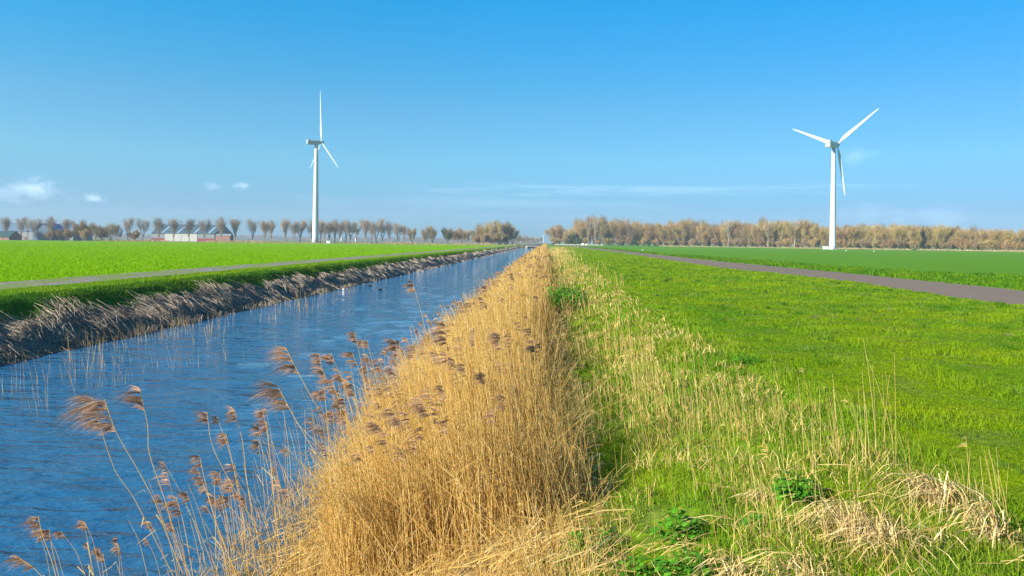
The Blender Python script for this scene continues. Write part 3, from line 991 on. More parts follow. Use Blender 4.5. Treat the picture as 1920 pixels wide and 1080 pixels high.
def tree_mesh(kind, hgt, wid, ntw, seed, tw, base=.18):
    """returns (trunk mesh, crown mesh)"""
    r = np.random.default_rng(seed)
    limbs = []

    def path(p, d, L, k, bend):
        pts = [p]
        for _ in range(k):
            d = d + r.normal(0, bend, 3); d[2] += .10; d = d / np.linalg.norm(d)
            p = p + d * L / k; pts.append(p)
        return np.array(pts), d
    p0 = np.array([0., 0, -.3])
    trunkH = hgt * (base if kind != 'bush' else .03)
    tr, d = path(p0, np.array([0, 0, 1.]), trunkH + .3, 5, .05)
    R0 = hgt * .018
    limbs.append((tr, np.linspace(R0, R0 * .8, 6)))
    ends = []
    nm = {'avenue': r.integers(6, 10), 'wood': r.integers(6, 10), 'bush': 12}[kind]
    for i_ in range(nm):
        a = 2 * PI * i_ / nm + r.uniform(-.4, .4)
        if kind == 'avenue': o = r.uniform(.14, .50)
        elif kind == 'wood': o = r.uniform(.15, .9)
        else: o = r.uniform(.3, 1.6)
        dd = np.array([math.cos(a) * o, math.sin(a) * o, 1.0]); dd /= np.linalg.norm(dd)
        L = (hgt - trunkH) * r.uniform(.62, .84)
        L *= (1 - .25 * o) if kind != 'avenue' else .93
        st = tr[-1] if kind != 'wood' else tr[r.integers(2, 6)]
        pts, de = path(st, dd, L, 5, .07)
        limbs.append((pts, np.linspace(R0 * .55, R0 * .12, 6)))
        for j in range(2, 6): ends.append((pts[j], de, j / 5))
        for s in range(4):
            j = r.integers(2, 5); b2 = r.uniform(0, 2 * PI); oo = r.uniform(.35, .9)
            d2 = de + np.array([math.cos(b2) * oo, math.sin(b2) * oo, r.uniform(-.1, .4)]); d2 /= np.linalg.norm(d2)
            pt2, de2 = path(pts[j], d2, L * r.uniform(.22, .42), 3, .12)
            limbs.append((np.vstack([pt2[:1], pt2[:1] * .7 + pt2[1:2] * .3, pt2[1:2], pt2[2:3], pt2[2:3] * .5 + pt2[3:4] * .5, pt2[3:4]]), np.linspace(R0 * .22, R0 * .07, 6)))
            for j2 in range(1, 4): ends.append((pt2[j2], de2, j2 / 3 * .6 + .4))
    P = np.array([l[0] for l in limbs]); Rr = np.array([l[1] for l in limbs])
    v1, q1 = tubes(P, np.maximum(Rr, .03), 4)
    # fine twigs sprayed from limb ends, kept to the crown's envelope
    E = np.array([e[0] for e in ends]); D = np.array([e[1] for e in ends]); wgt = np.array([.25 + e[2] for e in ends])
    if kind == 'avenue': wgt *= np.clip((E[:, 2] / hgt - .12) * 1.9, .12, 1)
    wgt /= wgt.sum()
    I = r.choice(len(E), ntw, p=wgt)
    o = E[I] + r.normal(0, .035 * hgt, (ntw, 3))
    dd = D[I] * .7 + r.normal(0, .36 if kind == 'avenue' else .5, (ntw, 3)); dd[:, 2] += .45
    dd /= np.linalg.norm(dd, axis=1, keepdims=True)
    L = hgt * (.05 + .11 * r.random(ntw))
    mid = o + dd * (L * .5)[:, None] + r.normal(0, .01 * hgt, (ntw, 3)); e = o + dd * L[:, None]
    # squeeze into the envelope
    def squeeze(p):
        zt = np.clip(p[:, 2] / hgt, 0, 1.1)
        if kind == 'avenue': env = wid / 2 * np.clip(.12 + 1.1 * np.sin(PI * np.clip((zt - .05) / 1.1, 0, 1) ** 1.25) ** .8, .12, 1)
        elif kind == 'wood': env = wid / 2 * np.clip(1.15 * np.sin(PI * np.clip((zt + .12) / 1.16, 0, 1)) ** .6, .1, 1)
        else: env = wid / 2 * np.clip(1.05 * np.cos(PI / 2 * np.clip(zt, 0, 1)) ** .5, .1, 1)
        rr = np.hypot(p[:, 0], p[:, 1]) + 1e-6
        k_ = np.minimum(1, env / rr * (.8 + .35 * r.random(len(p))))
        if kind == 'avenue':      # oval crown: keep twigs under a rounded top
            rr2 = np.minimum(rr * k_ / (wid / 2), .98)
            zmax = hgt * (.62 + .38 * np.sqrt(1 - rr2 ** 2)) * (.94 + .1 * r.random(len(p)))
            p = p.copy(); p[:, 2] = np.minimum(p[:, 2], zmax)
        p = p.copy(); p[:, 0] *= k_; p[:, 1] *= k_; p[:, 2] = np.clip(p[:, 2], .05, hgt * (1.0 + .03 * r.random(len(p))))
        return p
    P3 = np.stack([squeeze(o), squeeze(mid), squeeze(e)], 1)
    a = r.normal(0, .8, ntw); side = np.stack([np.cos(a), np.sin(a), np.zeros(ntw)], -1)
    v2, q2 = ribbons(P3, np.array([1, .8, .25])[None] * (tw * (.6 + .8 * r.random(ntw)))[:, None], side)

    def mk(nm_, v, q, mt):
        o_ = mesh_obj(nm_, v, q, mat=mt); me = o_.data
        bpy.data.objects.remove(o_); return me
    return v1, q1, v2, q2, mk


PROTO = {}


def proto(key, kind, hgt, wid, ntw, seed, tw, mt, base=.18):
    v1, q1, v2, q2, mk = tree_mesh(kind, hgt, wid, ntw, seed, tw, base)
    PROTO[key] = (mk('trunk', v1, q1, M['bark']), mk('crown', v2, q2, mt))


TREE0 = {}


def place_tree(key, x, y, scale, label, group=None, name='bare_tree', cat='tree', sz=None, rz=None):
    if key not in TREE0:
        root = empty(name); tm, cm = PROTO[key]
        for nm_, me in (('trunk', tm), ('crown', cm)):
            o = bpy.data.objects.new(nm_, me); COL.objects.link(o); o.parent = root
        TREE0[key] = root
    else:
        root = copy_tree(TREE0[key])
        if 'group' in root: del root['group']
    root.name = name
    z = float(height(np.array([x]), np.array([y]))[0])
    root.location = (x, y, z)
    root.rotation_euler = (0, 0, rng.uniform(0, 2 * PI) if rz is None else rz)
    s = scale; root.scale = (s, s, (s if sz is None else sz) * (1.07 if key[:2] == 'wd' else 1))
    tag(root, label, cat, group)
    return root


for i_ in range(4): proto(f'av{i_}', 'avenue', 11, 8.6, 2600, 100 + i_, .014, M['twig_av'], .16)
for i_ in range(5): proto(f'wd{i_}', 'wood', 13, 9.5, 3400, 200 + i_, .028, M['twig_wood'], .06)
for i_ in range(3): proto(f'bu{i_}', 'bush', 5, 7, 2600, 300 + i_, .03, M['twig_wood'])
proto('gr0', 'wood', 9, 9, 2400, 400, .05, M['twig_green'], .15)
proto('ev0', 'bush', 5, 7, 2400, 401, .055, M['evergreen'])
proto('th0', 'avenue', 13, 5.0, 260, 402, .03, M['twig_av'], .3)

# avenue on the left: (photo x, top y, distance)
AV = [(11, 405, 465), (40, 404, 465), (67, 406, 465), (95, 406, 465), (124, 408, 465), (240, 405, 460), (267, 407, 460), (297, 408, 460),
      (326, 408, 460), (355, 408, 460), (384, 408, 460), (414, 407, 460), (441, 408, 465), (473, 408, 470), (496, 411, 480), (508, 413, 490),
      (534, 408, 475), (550, 416, 515), (564, 409, 480), (583, 412, 487), (601, 410, 485), (608, 416, 515), (618, 413, 495), (628, 412, 495),
      (638, 416, 525), (648, 411, 495), (656, 410, 493), (668, 417, 535), (685, 409, 495), (696, 417, 535), (706, 411, 505), (717, 409, 500),
      (729, 417, 545), (746, 416, 515), (757, 421, 545), (773, 424, 515), (799, 420, 510), (811, 422, 525)]
places = ['left of the farm buildings', 'rising behind the long farm roof', 'between the hedge and the green roofed barn', 'in front of the green roofed barn',
          'between the barn and the left turbine', 'just right of the left turbine', 'at the right end of the avenue']
ordn = ['first', 'second', 'third', 'fourth', 'fifth', 'sixth', 'seventh', 'eighth', 'ninth', 'tenth', 'eleventh', 'twelfth', 'thirteenth', 'fourteenth']
cnts = {}
for i_, (px, ty, d) in enumerate(AV):
    pl = ('rising behind the long farm roof' if px < 130 else 'between the brown hedge and the barn' if px < 290 else 'in front of the barn' if px < 430
          else 'between the barn and the left turbine' if px < 590 else 'right of the left turbine')
    cnts[pl] = cnts.get(pl, 0) + 1
    p = at(px, 450, d); top = at(px, ty, d)[2]
    if px > 760: key = f'wd{i_ % 5}'; s = top / 13
    else: key = f'av{i_ % 4}'; s = top / 11 * 1.06
    tr = place_tree(key, p[0], d, s * (.9 if px > 760 else 1.0), f'bare avenue tree {pl}, {ordn[cnts[pl] - 1]} from the left there' if cnts[pl] <= 14 else
                    'small bare tree at the far right end of the left avenue', 'bare trees of the avenue beyond the left field', 'avenue_tree', sz=s)
    if px < 130: tr.scale = (s * 1.0, s * 1.0, s)

# brown hedge-like bushes between farm and barn
for i_, (px, ty, d, k_) in enumerate([(95, 427, 450, 'bu0'), (112, 425, 451, 'bu1'), (130, 422, 451, 'bu2'), (146, 412, 455, 'wd0'), (160, 410, 460, 'wd2'),
                                      (178, 413, 455, 'wd1'), (192, 418, 453, 'bu0'), (207, 413, 453, 'wd3'), (220, 417, 451, 'wd4'), (158, 424, 447, 'bu1'), (252, 424, 453, 'bu2')]):
    p = at(px, 450, d); top = at(px, ty, d)[2]; hh = {'b': 5, 'w': 13}[k_[0]]
    s = top / hh
    place_tree(k_, p[0], d, max(s, .62) if k_[0] == 'w' else max(s, 1.2), ('low bushy' if k_[0] == 'b' else 'taller') + f' brown thicket bush right of the farm, {ordn[i_]} counted from the left',
               'brown bushes between the farm and the barn', 'bush', 'bush', sz=s)
p = at(52, 450, 440)
place_tree('th0', p[0], 440, .85, 'thin bare tree standing in front of the blue farm roof', None, 'bare_tree', sz=.97)

# clump and avenue to the left of the canal's far end
for i_, (px, ty, d, k_) in enumerate([(838, 420, 500, 'gr0'), (848, 424, 515, 'wd1'), (857, 425, 525, 'wd2'), (866, 426, 535, 'wd3'), (875, 427, 545, 'wd4'), (885, 428, 555, 'wd0'),
                                      (900, 417, 500, 'wd2'), (912, 413, 498, 'wd1'), (926, 408, 495, 'wd3'), (940, 409, 499, 'wd0'), (952, 413, 503, 'wd4'), (961, 420, 510, 'wd2'),
                                      (893, 434, 490, 'bu0'), (908, 432, 487, 'bu1'), (920, 430, 489, 'bu2'), (935, 430, 491, 'bu0'), (948, 433, 495, 'bu1'),
                                      (972, 437, 720, 'wd1'), (980, 440, 760, 'wd3'), (988, 441, 820, 'wd2'), (997, 442, 900, 'wd0'), (1006, 443, 960, 'wd1'), (1015, 443, 960, 'wd4')]):
    p = at(px, 450, d); top = at(px, ty, d)[2]; hh = {'b': 5, 'w': 13, 'g': 9}[k_[0]]
    s = top / hh
    if i_ == 0: lb = 'round greenish tree leading the short row left of the brown clump'
    elif i_ < 6: lb = f'bare tree in the dense row left of the brown clump, {ordn[i_ - 1]} after the greenish one'
    elif i_ < 12: lb = f'tree of the tall brown clump left of the canal end, {ordn[i_ - 6]} from the left'
    elif i_ < 17: lb = f'low bush at the foot of the brown clump, {ordn[i_ - 12]} from the left'
    else: lb = f'distant hazy tree on the skyline beyond the canal end, {ordn[i_ - 17]} from the left'
    place_tree(k_, p[0], d, s if k_[0] != 'b' else s * 1.1, lb, 'trees around the canal end', 'tree' if k_[0] != 'b' else 'bush', 'tree' if k_[0] != 'b' else 'bush', sz=s)

# the wood on the right: skyline of the photo
SKX = [1035, 1045, 1055, 1065, 1085, 1100, 1120, 1135, 1160, 1185, 1215, 1250, 1275, 1300, 1320, 1345, 1365, 1385, 1410, 1425, 1440, 1470, 1500, 1530, 1560, 1600, 1640, 1700, 1760, 1800, 1850, 1920, 1990]
SKY_ = [422, 419, 421, 432, 420, 405, 404, 407, 407, 413, 417, 418, 411, 408, 418, 421, 410, 413, 420, 409, 412, 414, 410, 416, 420, 421, 418, 419, 421, 423, 427, 431, 433]
DX = [1030, 1100, 1300, 1560, 1920, 2000]
DY = [600, 580, 545, 452, 356, 345]
gw = 'bare trees of the wood beyond the right field'
zones = [(1035, 1080, 'at the left tip of the wood'), (1080, 1200, 'in the tallest left part of the wood'), (1200, 1380, 'in the left middle of the wood'),
         (1380, 1545, 'in the wood left of the right turbine'), (1545, 1700, 'in the wood behind the right turbine'), (1700, 2000, 'in the lower right stretch of the wood')]


def zone(px):
    for a, b_, t in zones:
        if a <= px < b_: return t
    return zones[-1][2]


for row in range(3):
    px = 1037 + row * 5
    while px < 1945:
        d = float(np.interp(px, DX, DY)) + row * 11 + rng.uniform(-3, 3)
        p = at(px, 455, d)
        sky = float(np.interp(px, SKX, SKY_)) + rng.uniform(-6, 2) + (1 - row) * 1.5
        top = max(at(px, sky, d)[2], 4)
        k_ = f'wd{rng.integers(0, 5)}'
        s = top / 13
        place_tree(k_, p[0], d, s * rng.uniform(.95, 1.35), ('front row', 'second row', 'back row')[row] + ' brown bare tree ' + zone(px), gw, 'woodland_tree', sz=s)
        px += rng.uniform(11, 19) + 4 * row + (px - 1035) * .006
px = 1040
while px < 1950:
    d = float(np.interp(px, DX, DY)) - 5 + rng.uniform(-2, 2)
    p = at(px, 455, d)
    s = rng.uniform(.9, 1.6)
    place_tree(f'bu{rng.integers(0, 3)}', p[0], d, s * 1.25, 'brown scrub bush ' + zone(px), 'scrub along the foot of the wood', 'bush', 'bush', sz=s)
    px += rng.uniform(12, 24)
px = 1046
while px < 1950:
    d = float(np.interp(px, DX, DY)) + 30 + rng.uniform(-3, 3)
    p = at(px, 455, d)
    place_tree(f'bu{rng.integers(0, 3)}', p[0], d, rng.uniform(1.9, 2.5), 'tall dense thicket bush ' + zone(px), 'thicket inside the wood', 'bush', 'bush', sz=rng.uniform(1.3, 1.7))
    px += rng.uniform(16, 22)
for (px, ty, d, k_, lb) in [(1072, 428, 580, 'gr0', 'olive green tree at the left end of the wood'), (1066, 443, 581, 'ev0', 'dark evergreen bush below the olive green tree'),
                            (1085, 441, 576, 'ev0', 'dark evergreen bush right of the olive green tree'), (1104, 403, 571, 'th0', 'thin bare tree poking above the wood at its left end'),
                            (1118, 402, 568, 'th0', 'second thin bare tree poking above the wood'), (1365, 406, 513, 'th0', 'thin bare tree sticking out left of the wood middle'),
                            (1440, 407, 486, 'th0', 'thin forked bare tree above the wood, left of the turbine'), (1490, 405, 469, 'th0', 'thin bare tree above the wood nearest the turbine'),
                            (1187, 446, 556, 'ev0', 'dark bush in the wood edge under the tall part'), (1215, 448, 551, 'ev0', 'dark bush right of the first dark bush in the wood edge')]:
    p = at(px, 455, d); hh = {'t': 13, 'g': 9, 'e': 5}[k_[0]]
    s = at(px, ty, d)[2] / hh
    bsh = k_[0] == 'e'
    place_tree(k_, p[0], d, s if not bsh else s * 1.1, lb, None, 'evergreen_bush' if bsh else 'tree', 'bush' if bsh else 'tree', sz=s)

# far forest band on the left horizon
M['far_wood'] = twig_mat('far_wood_twigs', [(0, (.11, .10, .09)), (1, (.13, .115, .10))])
n = 9000
px = rng.uniform(-60, 1010, n); d = 1700 + 60 * rng.random(n)
xx = np.array([ray(a, 450)[0] / ray(a, 450)[1] for a in px]) * d
topz = 6.0 + 6.5 * fbm(xx * .02, xx * 0, 111, 3)
P = np.empty((n, 3, 3)); z0 = rng.random(n) ** .8 * topz
ln = 1.5 + 2.5 * rng.random(n)
P[:, 0] = np.stack([xx, d, np.maximum(z0 - ln, 0)], -1); P[:, 1] = np.stack([xx + rng.normal(0, 1, n), d, z0 - ln * .4 + .5], -1); P[:, 2] = np.stack([xx + rng.normal(0, 2, n), d, z0 + .5], -1)
v, q = ribbons(P, np.array([.9, .9, .3])[None] * np.ones((n, 1)), np.tile(np.array([1., 0, 0]), (n, 1)))
tag(mesh_obj('far_forest', v, q, mat=M['far_wood']), 'low blue grey forest on the left horizon', 'forest', kind='stuff')

# rough reed strips at the field ends
M['rough_blade'] = blade_mat('rough_blade', [], [(0, (.30, .15, .09)), (.4, (.38, .26, .13)), (.8, (.45, .36, .18)), (1, (.25, .26, .08))], trans=.2)
n = 16000
px = rng.uniform(180, 985, n)
d = 447 + 12 * rng.random(n); xx = np.array([ray(a, 450)[0] / ray(a, 450)[1] for a in px]) * d
pn = fbm(xx * .09, xx * 0 + 2, 121, 3)
k = (rng.random(n) < np.clip(pn * 2 - .3, .1, 1)) & (xx < -17); xx, d = xx[k], d[k]; pn = pn[k]
v, q = blades(xx, d, (.3 + .8 * rng.random(len(xx))) * (.4 + 1.2 * np.clip(pn * 2 - .6, 0, 1)), np.full(len(xx), .09), .5, z=np.zeros(len(xx)))
tag(mesh_obj('rough_reed_strip', v, q, mat=M['rough_blade']), 'rusty rough growth along the end of the left field', 'rough grass', kind='stuff')
n = 22000
px = rng.uniform(1236, 1960, n)
dd_ = np.interp(px, DX, DY) - 9.5 - 3 * rng.random(n); xx = np.array([ray(a, 450)[0] / ray(a, 450)[1] for a in px]) * dd_
M['pale_blade'] = blade_mat('pale_reed_blade', [], [(0, (.28, .20, .10)), (.6, (.42, .32, .17)), (1, (.50, .40, .24))], trans=.2)
v, q = blades(xx, dd_, .3 + .9 * rng.random(n) * fbm(xx * .1, xx * 0, 140), np.full(n, .07), .4, z=np.zeros(n))
tag(mesh_obj('pale_reed_strip', v, q, mat=M['pale_blade']), 'pale straw coloured reed strip at the foot of the wood', 'reeds', kind='stuff')

# ------------------------------------------------------------------ solid helper
class MB:
    def __init__(s): s.V = []; s.F = []

    def add(s, V, Fs):
        n = len(s.V); s.V += [tuple(v) for v in V]; s.F += [tuple(i + n for i in f) for f in Fs]

    def box(s, x0, x1, y0, y1, z0, z1):
        s.add([(x0, y0, z0), (x1, y0, z0), (x1, y1, z0), (x0, y1, z0), (x0, y0, z1), (x1, y0, z1), (x1, y1, z1), (x0, y1, z1)],
              [(0, 3, 2, 1), (4, 5, 6, 7), (0, 1, 5, 4), (1, 2, 6, 5), (2, 3, 7, 6), (3, 0, 4, 7)])

    def loft(s, rings, cap=True):
        """rings: list of equally long closed point lists"""
        n = len(rings[0]); V = [p for r in rings for p in r]; Fs = []
        for j in range(len(rings) - 1):
            for i in range(n):
                a = j * n + i; b = j * n + (i + 1) % n
                Fs.append((a, b, b + n, a + n))
        if cap:
            Fs.append(tuple(range(n))[::-1]); Fs.append(tuple(range((len(rings) - 1) * n, len(rings) * n)))
        s.add(V, Fs)

    def build(s, name, mat, parent=None, smooth=False, bevel=0):
        me = bpy.data.meshes.new(name); me.from_pydata(s.V, [], s.F); me.update()
        if smooth: me.polygons.foreach_set('use_smooth', np.ones(len(me.polygons), bool))
        me.materials.append(mat)
        o = bpy.data.objects.new(name, me); COL.objects.link(o)
        if parent is not None: o.parent = parent
        if bevel:
            md = o.modifiers.new('bevel', 'BEVEL'); md.width = bevel; md.segments = 2
        return o


def circ(r, z, n=32, cx=0, cy=0):
    return [(cx + r * math.cos(2 * PI * i / n), cy + r * math.sin(2 * PI * i / n), z) for i in range(n)]


# ------------------------------------------------------------------ wind turbines
M['white_paint'] = plain('turbine_white', (.50, .515, .52), .35, .4, .03, .4)
M['grey_paint_and_shade'] = plain('turbine_grey_and_shade', (.30, .35, .37), .4, .4, .05, .4)  # grey fittings, and the painted-in shade of the left nacelle
M['dark_metal'] = plain('dark_metal', (.10, .11, .12), .5, .4)


def turbine(name, base, hub_h, blade_l, r0, r1, axis_az, rot, label, group, detail=True, size=1.0):
    root = empty(name, base); tag(root, label, 'wind turbine', group)
    t = MB(); hs = np.linspace(-1, hub_h - r1 * 1.0, 14)
    t.loft([circ(r0 + (r1 - r0) * max(0, h_) / hub_h, h_, 40) for h_ in hs])
    tw = t.build('tower', M['white_paint'], root, smooth=True)
    if detail:
        f = MB()
        for hz in (hub_h * .33, hub_h * .66):
            rr = r0 + (r1 - r0) * hz / hub_h + .012
            f.loft([circ(rr, hz - .06, 40), circ(rr, hz + .06, 40)])
        f.build('flange', M['grey_paint_and_shade'], tw, smooth=False)
        dr = MB(); dr.box(-.38, .38, -r0 - .02, -r0 + .35, .5, 2.5)
        d_ = dr.build('door', M['grey_paint_and_shade'], tw); d_.rotation_euler = (0, 0, math.radians(35))
        st = MB()
        for q_ in range(3): st.box(-.5, .5, -r0 - 1.0 + q_ * .3, -r0 - .2, -.05, .15 + .16 * q_)
        s_ = st.build('step', M['grey_paint_and_shade'], tw); s_.rotation_euler = (0, 0, math.radians(35))
    s = hub_h / 44.0 * size
    head = math.radians(90) - axis_az      # local +X -> axis heading
    na = MB()      # nacelle: local +X is towards the rotor
    sec = [(-5.6, .75, .95, .12), (-5.2, 1.05, 1.25, .05), (-1.5, 1.15, 1.30, 0), (1.2, 1.10, 1.25, 0), (1.9, .85, 1.0, 0)]
    rings = []
    for (xx, hw, hh, dz) in sec:
        c = .35
        pts = [(-hw, -hh + c), (-hw + c, -hh), (hw - c, -hh), (hw, -hh + c), (hw, hh - c), (hw - c, hh), (-hw + c, hh), (-hw, hh - c)]
        rings.append([(xx * s, a * s, (b_ + dz + .6) * s) for a, b_ in pts])
    na.loft(rings)
    nac = na.build('nacelle', M['white_paint'] if size == 1 else M['grey_paint_and_shade'], root)  # grey on the left nacelle paints in its shaded side
    nac.location = (0, 0, hub_h - .6 * s); nac.rotation_euler = (0, math.radians(-4), head)
    if detail:
        co = MB(); co.box(-4.9 * s, -3.5 * s, -.8 * s, .8 * s, 1.85 * s, 2.5 * s)
        co.build('cooler', M['grey_paint_and_shade'], nac, bevel=.05)
        an = MB(); an.box(-5.2 * s, -5.12 * s, -.05 * s, .05 * s, 1.9 * s, 3.2 * s); an.box(-5.3 * s, -5.0 * s, -.4 * s, .4 * s, 3.1 * s, 3.2 * s)
        an.build('wind_vane', M['dark_metal'], nac)
        vn = MB()
        for q_ in range(4): vn.box((-3.6 + q_ * 1.1) * s, (-3.0 + q_ * 1.1) * s, -1.19 * s, -1.13 * s, .2 * s, .5 * s)
        vn.build('vent', M['grey_paint_and_shade'], nac)
        yb = MB(); yb.loft([circ(r1 * 1.12, -.55 * s, 32), circ(r1 * 1.12, -.1 * s, 32)])
        y_ = yb.build('yaw_ring', M['grey_paint_and_shade'], root); y_.location = (0, 0, hub_h - .5 * s)
    # rotor
    rot_o = empty('rotor'); rot_o.parent = root
    hx = 3.0 * s
    rot_o.location = (math.sin(axis_az) * hx, math.cos(axis_az) * hx, hub_h + .25 * s)
    rot_o.rotation_euler = (0, math.radians(-4), head)
    hb = MB(); rings = []
    for (xx, r_) in [(-1.0, .75), (-.9, .95), (.2, .98), (.8, .82), (1.25, .55), (1.5, .2), (1.56, .02)]:
        rings.append([(xx * s, r_ * s * math.cos(2 * PI * i / 24), r_ * s * math.sin(2 * PI * i / 24)) for i in range(24)])
    hb.loft(rings); hb.build('hub', M['grey_paint_and_shade'], rot_o, smooth=True)
    # blade along +Z, chord along Y, thickness X
    bl = MB(); rings = []
    prof = [(1, 0), (.72, .5), (.35, .85), (0, 1), (-.4, .9), (-.8, .55), (-1, 0), (-.8, -.35), (-.4, -.6), (0, -.7), (.35, -.6), (.72, -.35)]
    for (t_, ch, th, tws) in [(0, .55, .55, 0), (.04, .55, .52, 20), (.10, .85, .42, 18), (.18, 1.28, .33, 15), (.26, 1.22, .26, 12), (.4, 1.0, .19, 8), (.6, .74, .12, 5), (.8, .50, .07, 2), (.93, .32, .04, 0), (.99, .13, .02, 0), (1, .03, .01, 0)]:
        a = math.radians(tws + 3); rr_ = []
        off = .45 * t_ * t_       # slight pre-bend forward
        for (cx_, cy_) in prof:
            yy_ = cx_ * ch * .62 + (ch * .22 if t_ > .08 else 0); xx_ = cy_ * th * .5
            rr_.append(((xx_ * math.cos(a) - yy_ * math.sin(a)) * s + off, (xx_ * math.sin(a) + yy_ * math.cos(a)) * s, .6 * s + t_ * (blade_l - .6 * s)))
        rings.append(rr_)
    bl.loft(rings)
    b0 = None
    for q_ in range(3):
        if b0 is None: b_ = b0 = bl.build('blade', M['white_paint'], rot_o, smooth=True)
        else:
            b_ = b0.copy(); COL.objects.link(b_); b_.parent = rot_o
        # rot measured clockwise seen from behind (towards +t = right and near)
        ang = rot + q_ * 2 * PI / 3
        b_.rotation_euler = (ang, 0, 0)
    return root


gt = 'wind turbines standing in the two fields'
pL = onz(591.3, 456.2, 0)
hubL = at(603, 267, pL[1])[2]
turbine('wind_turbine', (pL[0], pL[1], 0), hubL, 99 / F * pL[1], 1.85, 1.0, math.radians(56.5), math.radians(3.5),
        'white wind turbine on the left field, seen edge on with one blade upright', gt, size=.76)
pR = onz(1561.3, 468.0, 0)
hubR = at(1565, 271, pR[1])[2]
turbine('wind_turbine', (pR[0], pR[1], 0), hubR, 96.5 / F * pR[1], 1.45, .82, math.radians(45), math.radians(53),
        'white wind turbine on the right field, two blades raised like a V before the wood', gt)
for (px, hy, d, a, lb) in [(640, 427, 1500, 40, 'tiny distant wind turbine low behind the avenue, nearer the left turbine'), (667, 429, 1500, 0, 'tiny distant wind turbine low behind the avenue, farther right'),
                           (1019, 442, 1900, 20, 'faint distant wind turbine over the canal vanishing point')]:
    p = at(px, 450, d)
    turbine('distant_turbine', (p[0], d, 0), at(px, hy, d)[2], (9.5 if px < 900 else 5) / F * d, 1.3 if px < 900 else .8, .8 if px < 900 else .5, math.radians(20), math.radians(a), lb, 'small wind turbines on the horizon', False)


def cabinet(px, py, w, h_, dpt, label):
    p = onz(px, py, 0)
    r = empty('transformer_cabinet', (p[0], p[1], 0)); tag(r, label, 'cabinet', 'transformer cabinets beside the turbines')
    a = MB(); a.box(-w / 2, w / 2, 0, dpt, .1, h_); a.build('body', M['white_paint'], r)
    a = MB(); a.box(-w / 2 - .06, w / 2 + .06, -.06, dpt + .06, h_ + .002, h_ + .12); a.build('roof', M['grey_paint_and_shade'], r)
    a = MB(); a.box(-w / 2 + .1, -.03, -.03, -.003, .2, h_ - .1); a.box(.03, w / 2 - .1, -.03, -.003, .2, h_ - .1); a.build('door', M['white_paint'], r)
    a = MB(); a.box(-w / 2 - .1, w / 2 + .1, -.1, dpt + .1, -.1, .098); a.build('plinth', M['grey_paint_and_shade'], r)


cabinet(615.5, 456.5, 2.3, 1.5, 1.8, 'low white cabinet on the grass right of the left turbine')
cabinet(1549.5, 467.8, 2.3, 1.5, 1.4, 'white cabinet touching the left side of the right turbine base')

# ------------------------------------------------------------------ farm buildings
M['roof_teal'] = plain('teal_roof', (.045, .085, .11), .5, .3, .12, .3)
M['roof_blue'] = plain('blue_grey_roof', (.10, .145, .20), .55, .3, .12, .3)
M['roof_vivid'] = plain('blue_roof', (.06, .14, .26), .5, .3, .1, .3)
M['roof_green'] = plain('green_roof', (.02, .055, .05), .6, .3, .1, .3)
M['wall_grey'] = plain('grey_cladding', (.17, .185, .19), .7, .3, .1, .5)
M['wall_red'] = plain('red_boards', (.19, .04, .045), .8, .2, .15, .5)
M['wall_brick'] = plain('brown_brick', (.26, .14, .10), .9, .1, .35, 1.2)
M['door_white'] = plain('white_doors', (.36, .35, .32), .6, .3, .05, .5)
M['skylight'] = plain('pale_skylight', (.30, .36, .40), .4, .4, .05, .5)


def gable(root, L, D, eave, ridge, roof, wall, over=.4):
    w = MB(); w.box(0, L, 0, D, -.3, eave)
    w.add([(0, 0, eave), (0, D, eave), (0, D / 2, ridge - .15)], [(0, 2, 1)])
    w.add([(L, 0, eave), (L, D, eave), (L, D / 2, ridge - .15)], [(0, 1, 2)])
    w.build('wall', wall, root)
    r = MB(); th = .16
    for sgn in (0, 1):
        e = -over if sgn == 0 else D + over; k_ = (ridge - eave) / (D / 2)
        ez = eave - over * k_ + .03
        r.add([(-over, e, ez), (L + over, e, ez), (L + over, D / 2, ridge + .03), (-over, D / 2, ridge + .03),
               (-over, e, ez + th), (L + over, e, ez + th), (L + over, D / 2, ridge + .03 + th), (-over, D / 2, ridge + .03 + th)],
              [(0, 3, 2, 1), (4, 5, 6, 7), (0, 1, 5, 4), (1, 2, 6, 5), (2, 3, 7, 6), (3, 0, 4, 7)])
    return r.build('roof', roof, root)


YB = 535.0
pa = at(284, 450, YB); pb = at(402, 450, YB)
BL = pb[0] - pa[0]; BD = 31.0
barn = empty('barn', (pa[0], YB, 0)); tag(barn, 'long barn with dark teal roof, pale roof strips and white sliding doors', 'barn')
ev = at(340, 437.5, YB)[2]; rd = at(360, 421.5, YB + BD / 2)[2]
rf = gable(barn, BL, BD, ev, rd, M['roof_teal'], M['wall_grey'])
k_ = (rd - ev) / (BD / 2)
for px in (302, 331, 363, 390):
    sx = at(px, 437, YB)[0] - pa[0]; s = MB()
    y0, y1 = .2, BD / 2 * .72
    s.add([(sx, y0, ev + y0 * k_ + .20), (sx + 1.0, y0, ev + y0 * k_ + .20), (sx + 1.0, y1, ev + y1 * k_ + .20), (sx, y1, ev + y1 * k_ + .20),
           (sx, y0, ev + y0 * k_ + .26), (sx + 1.0, y0, ev + y0 * k_ + .26), (sx + 1.0, y1, ev + y1 * k_ + .26), (sx, y1, ev + y1 * k_ + .26)],
          [(0, 3, 2, 1), (4, 5, 6, 7), (0, 1, 5, 4), (1, 2, 6, 5), (2, 3, 7, 6), (3, 0, 4, 7)])
    s.build('skylight', M['skylight'], rf)
for (x0, x1) in ((284, 308.5), (370.5, 400.5)):
    s = MB(); s.box(at(x0, 450, YB)[0] - pa[0] + .02, at(x1, 450, YB)[0] - pa[0], -.08, -.003, -.2, 2.2); s.build('plinth', M['wall_red'], barn)
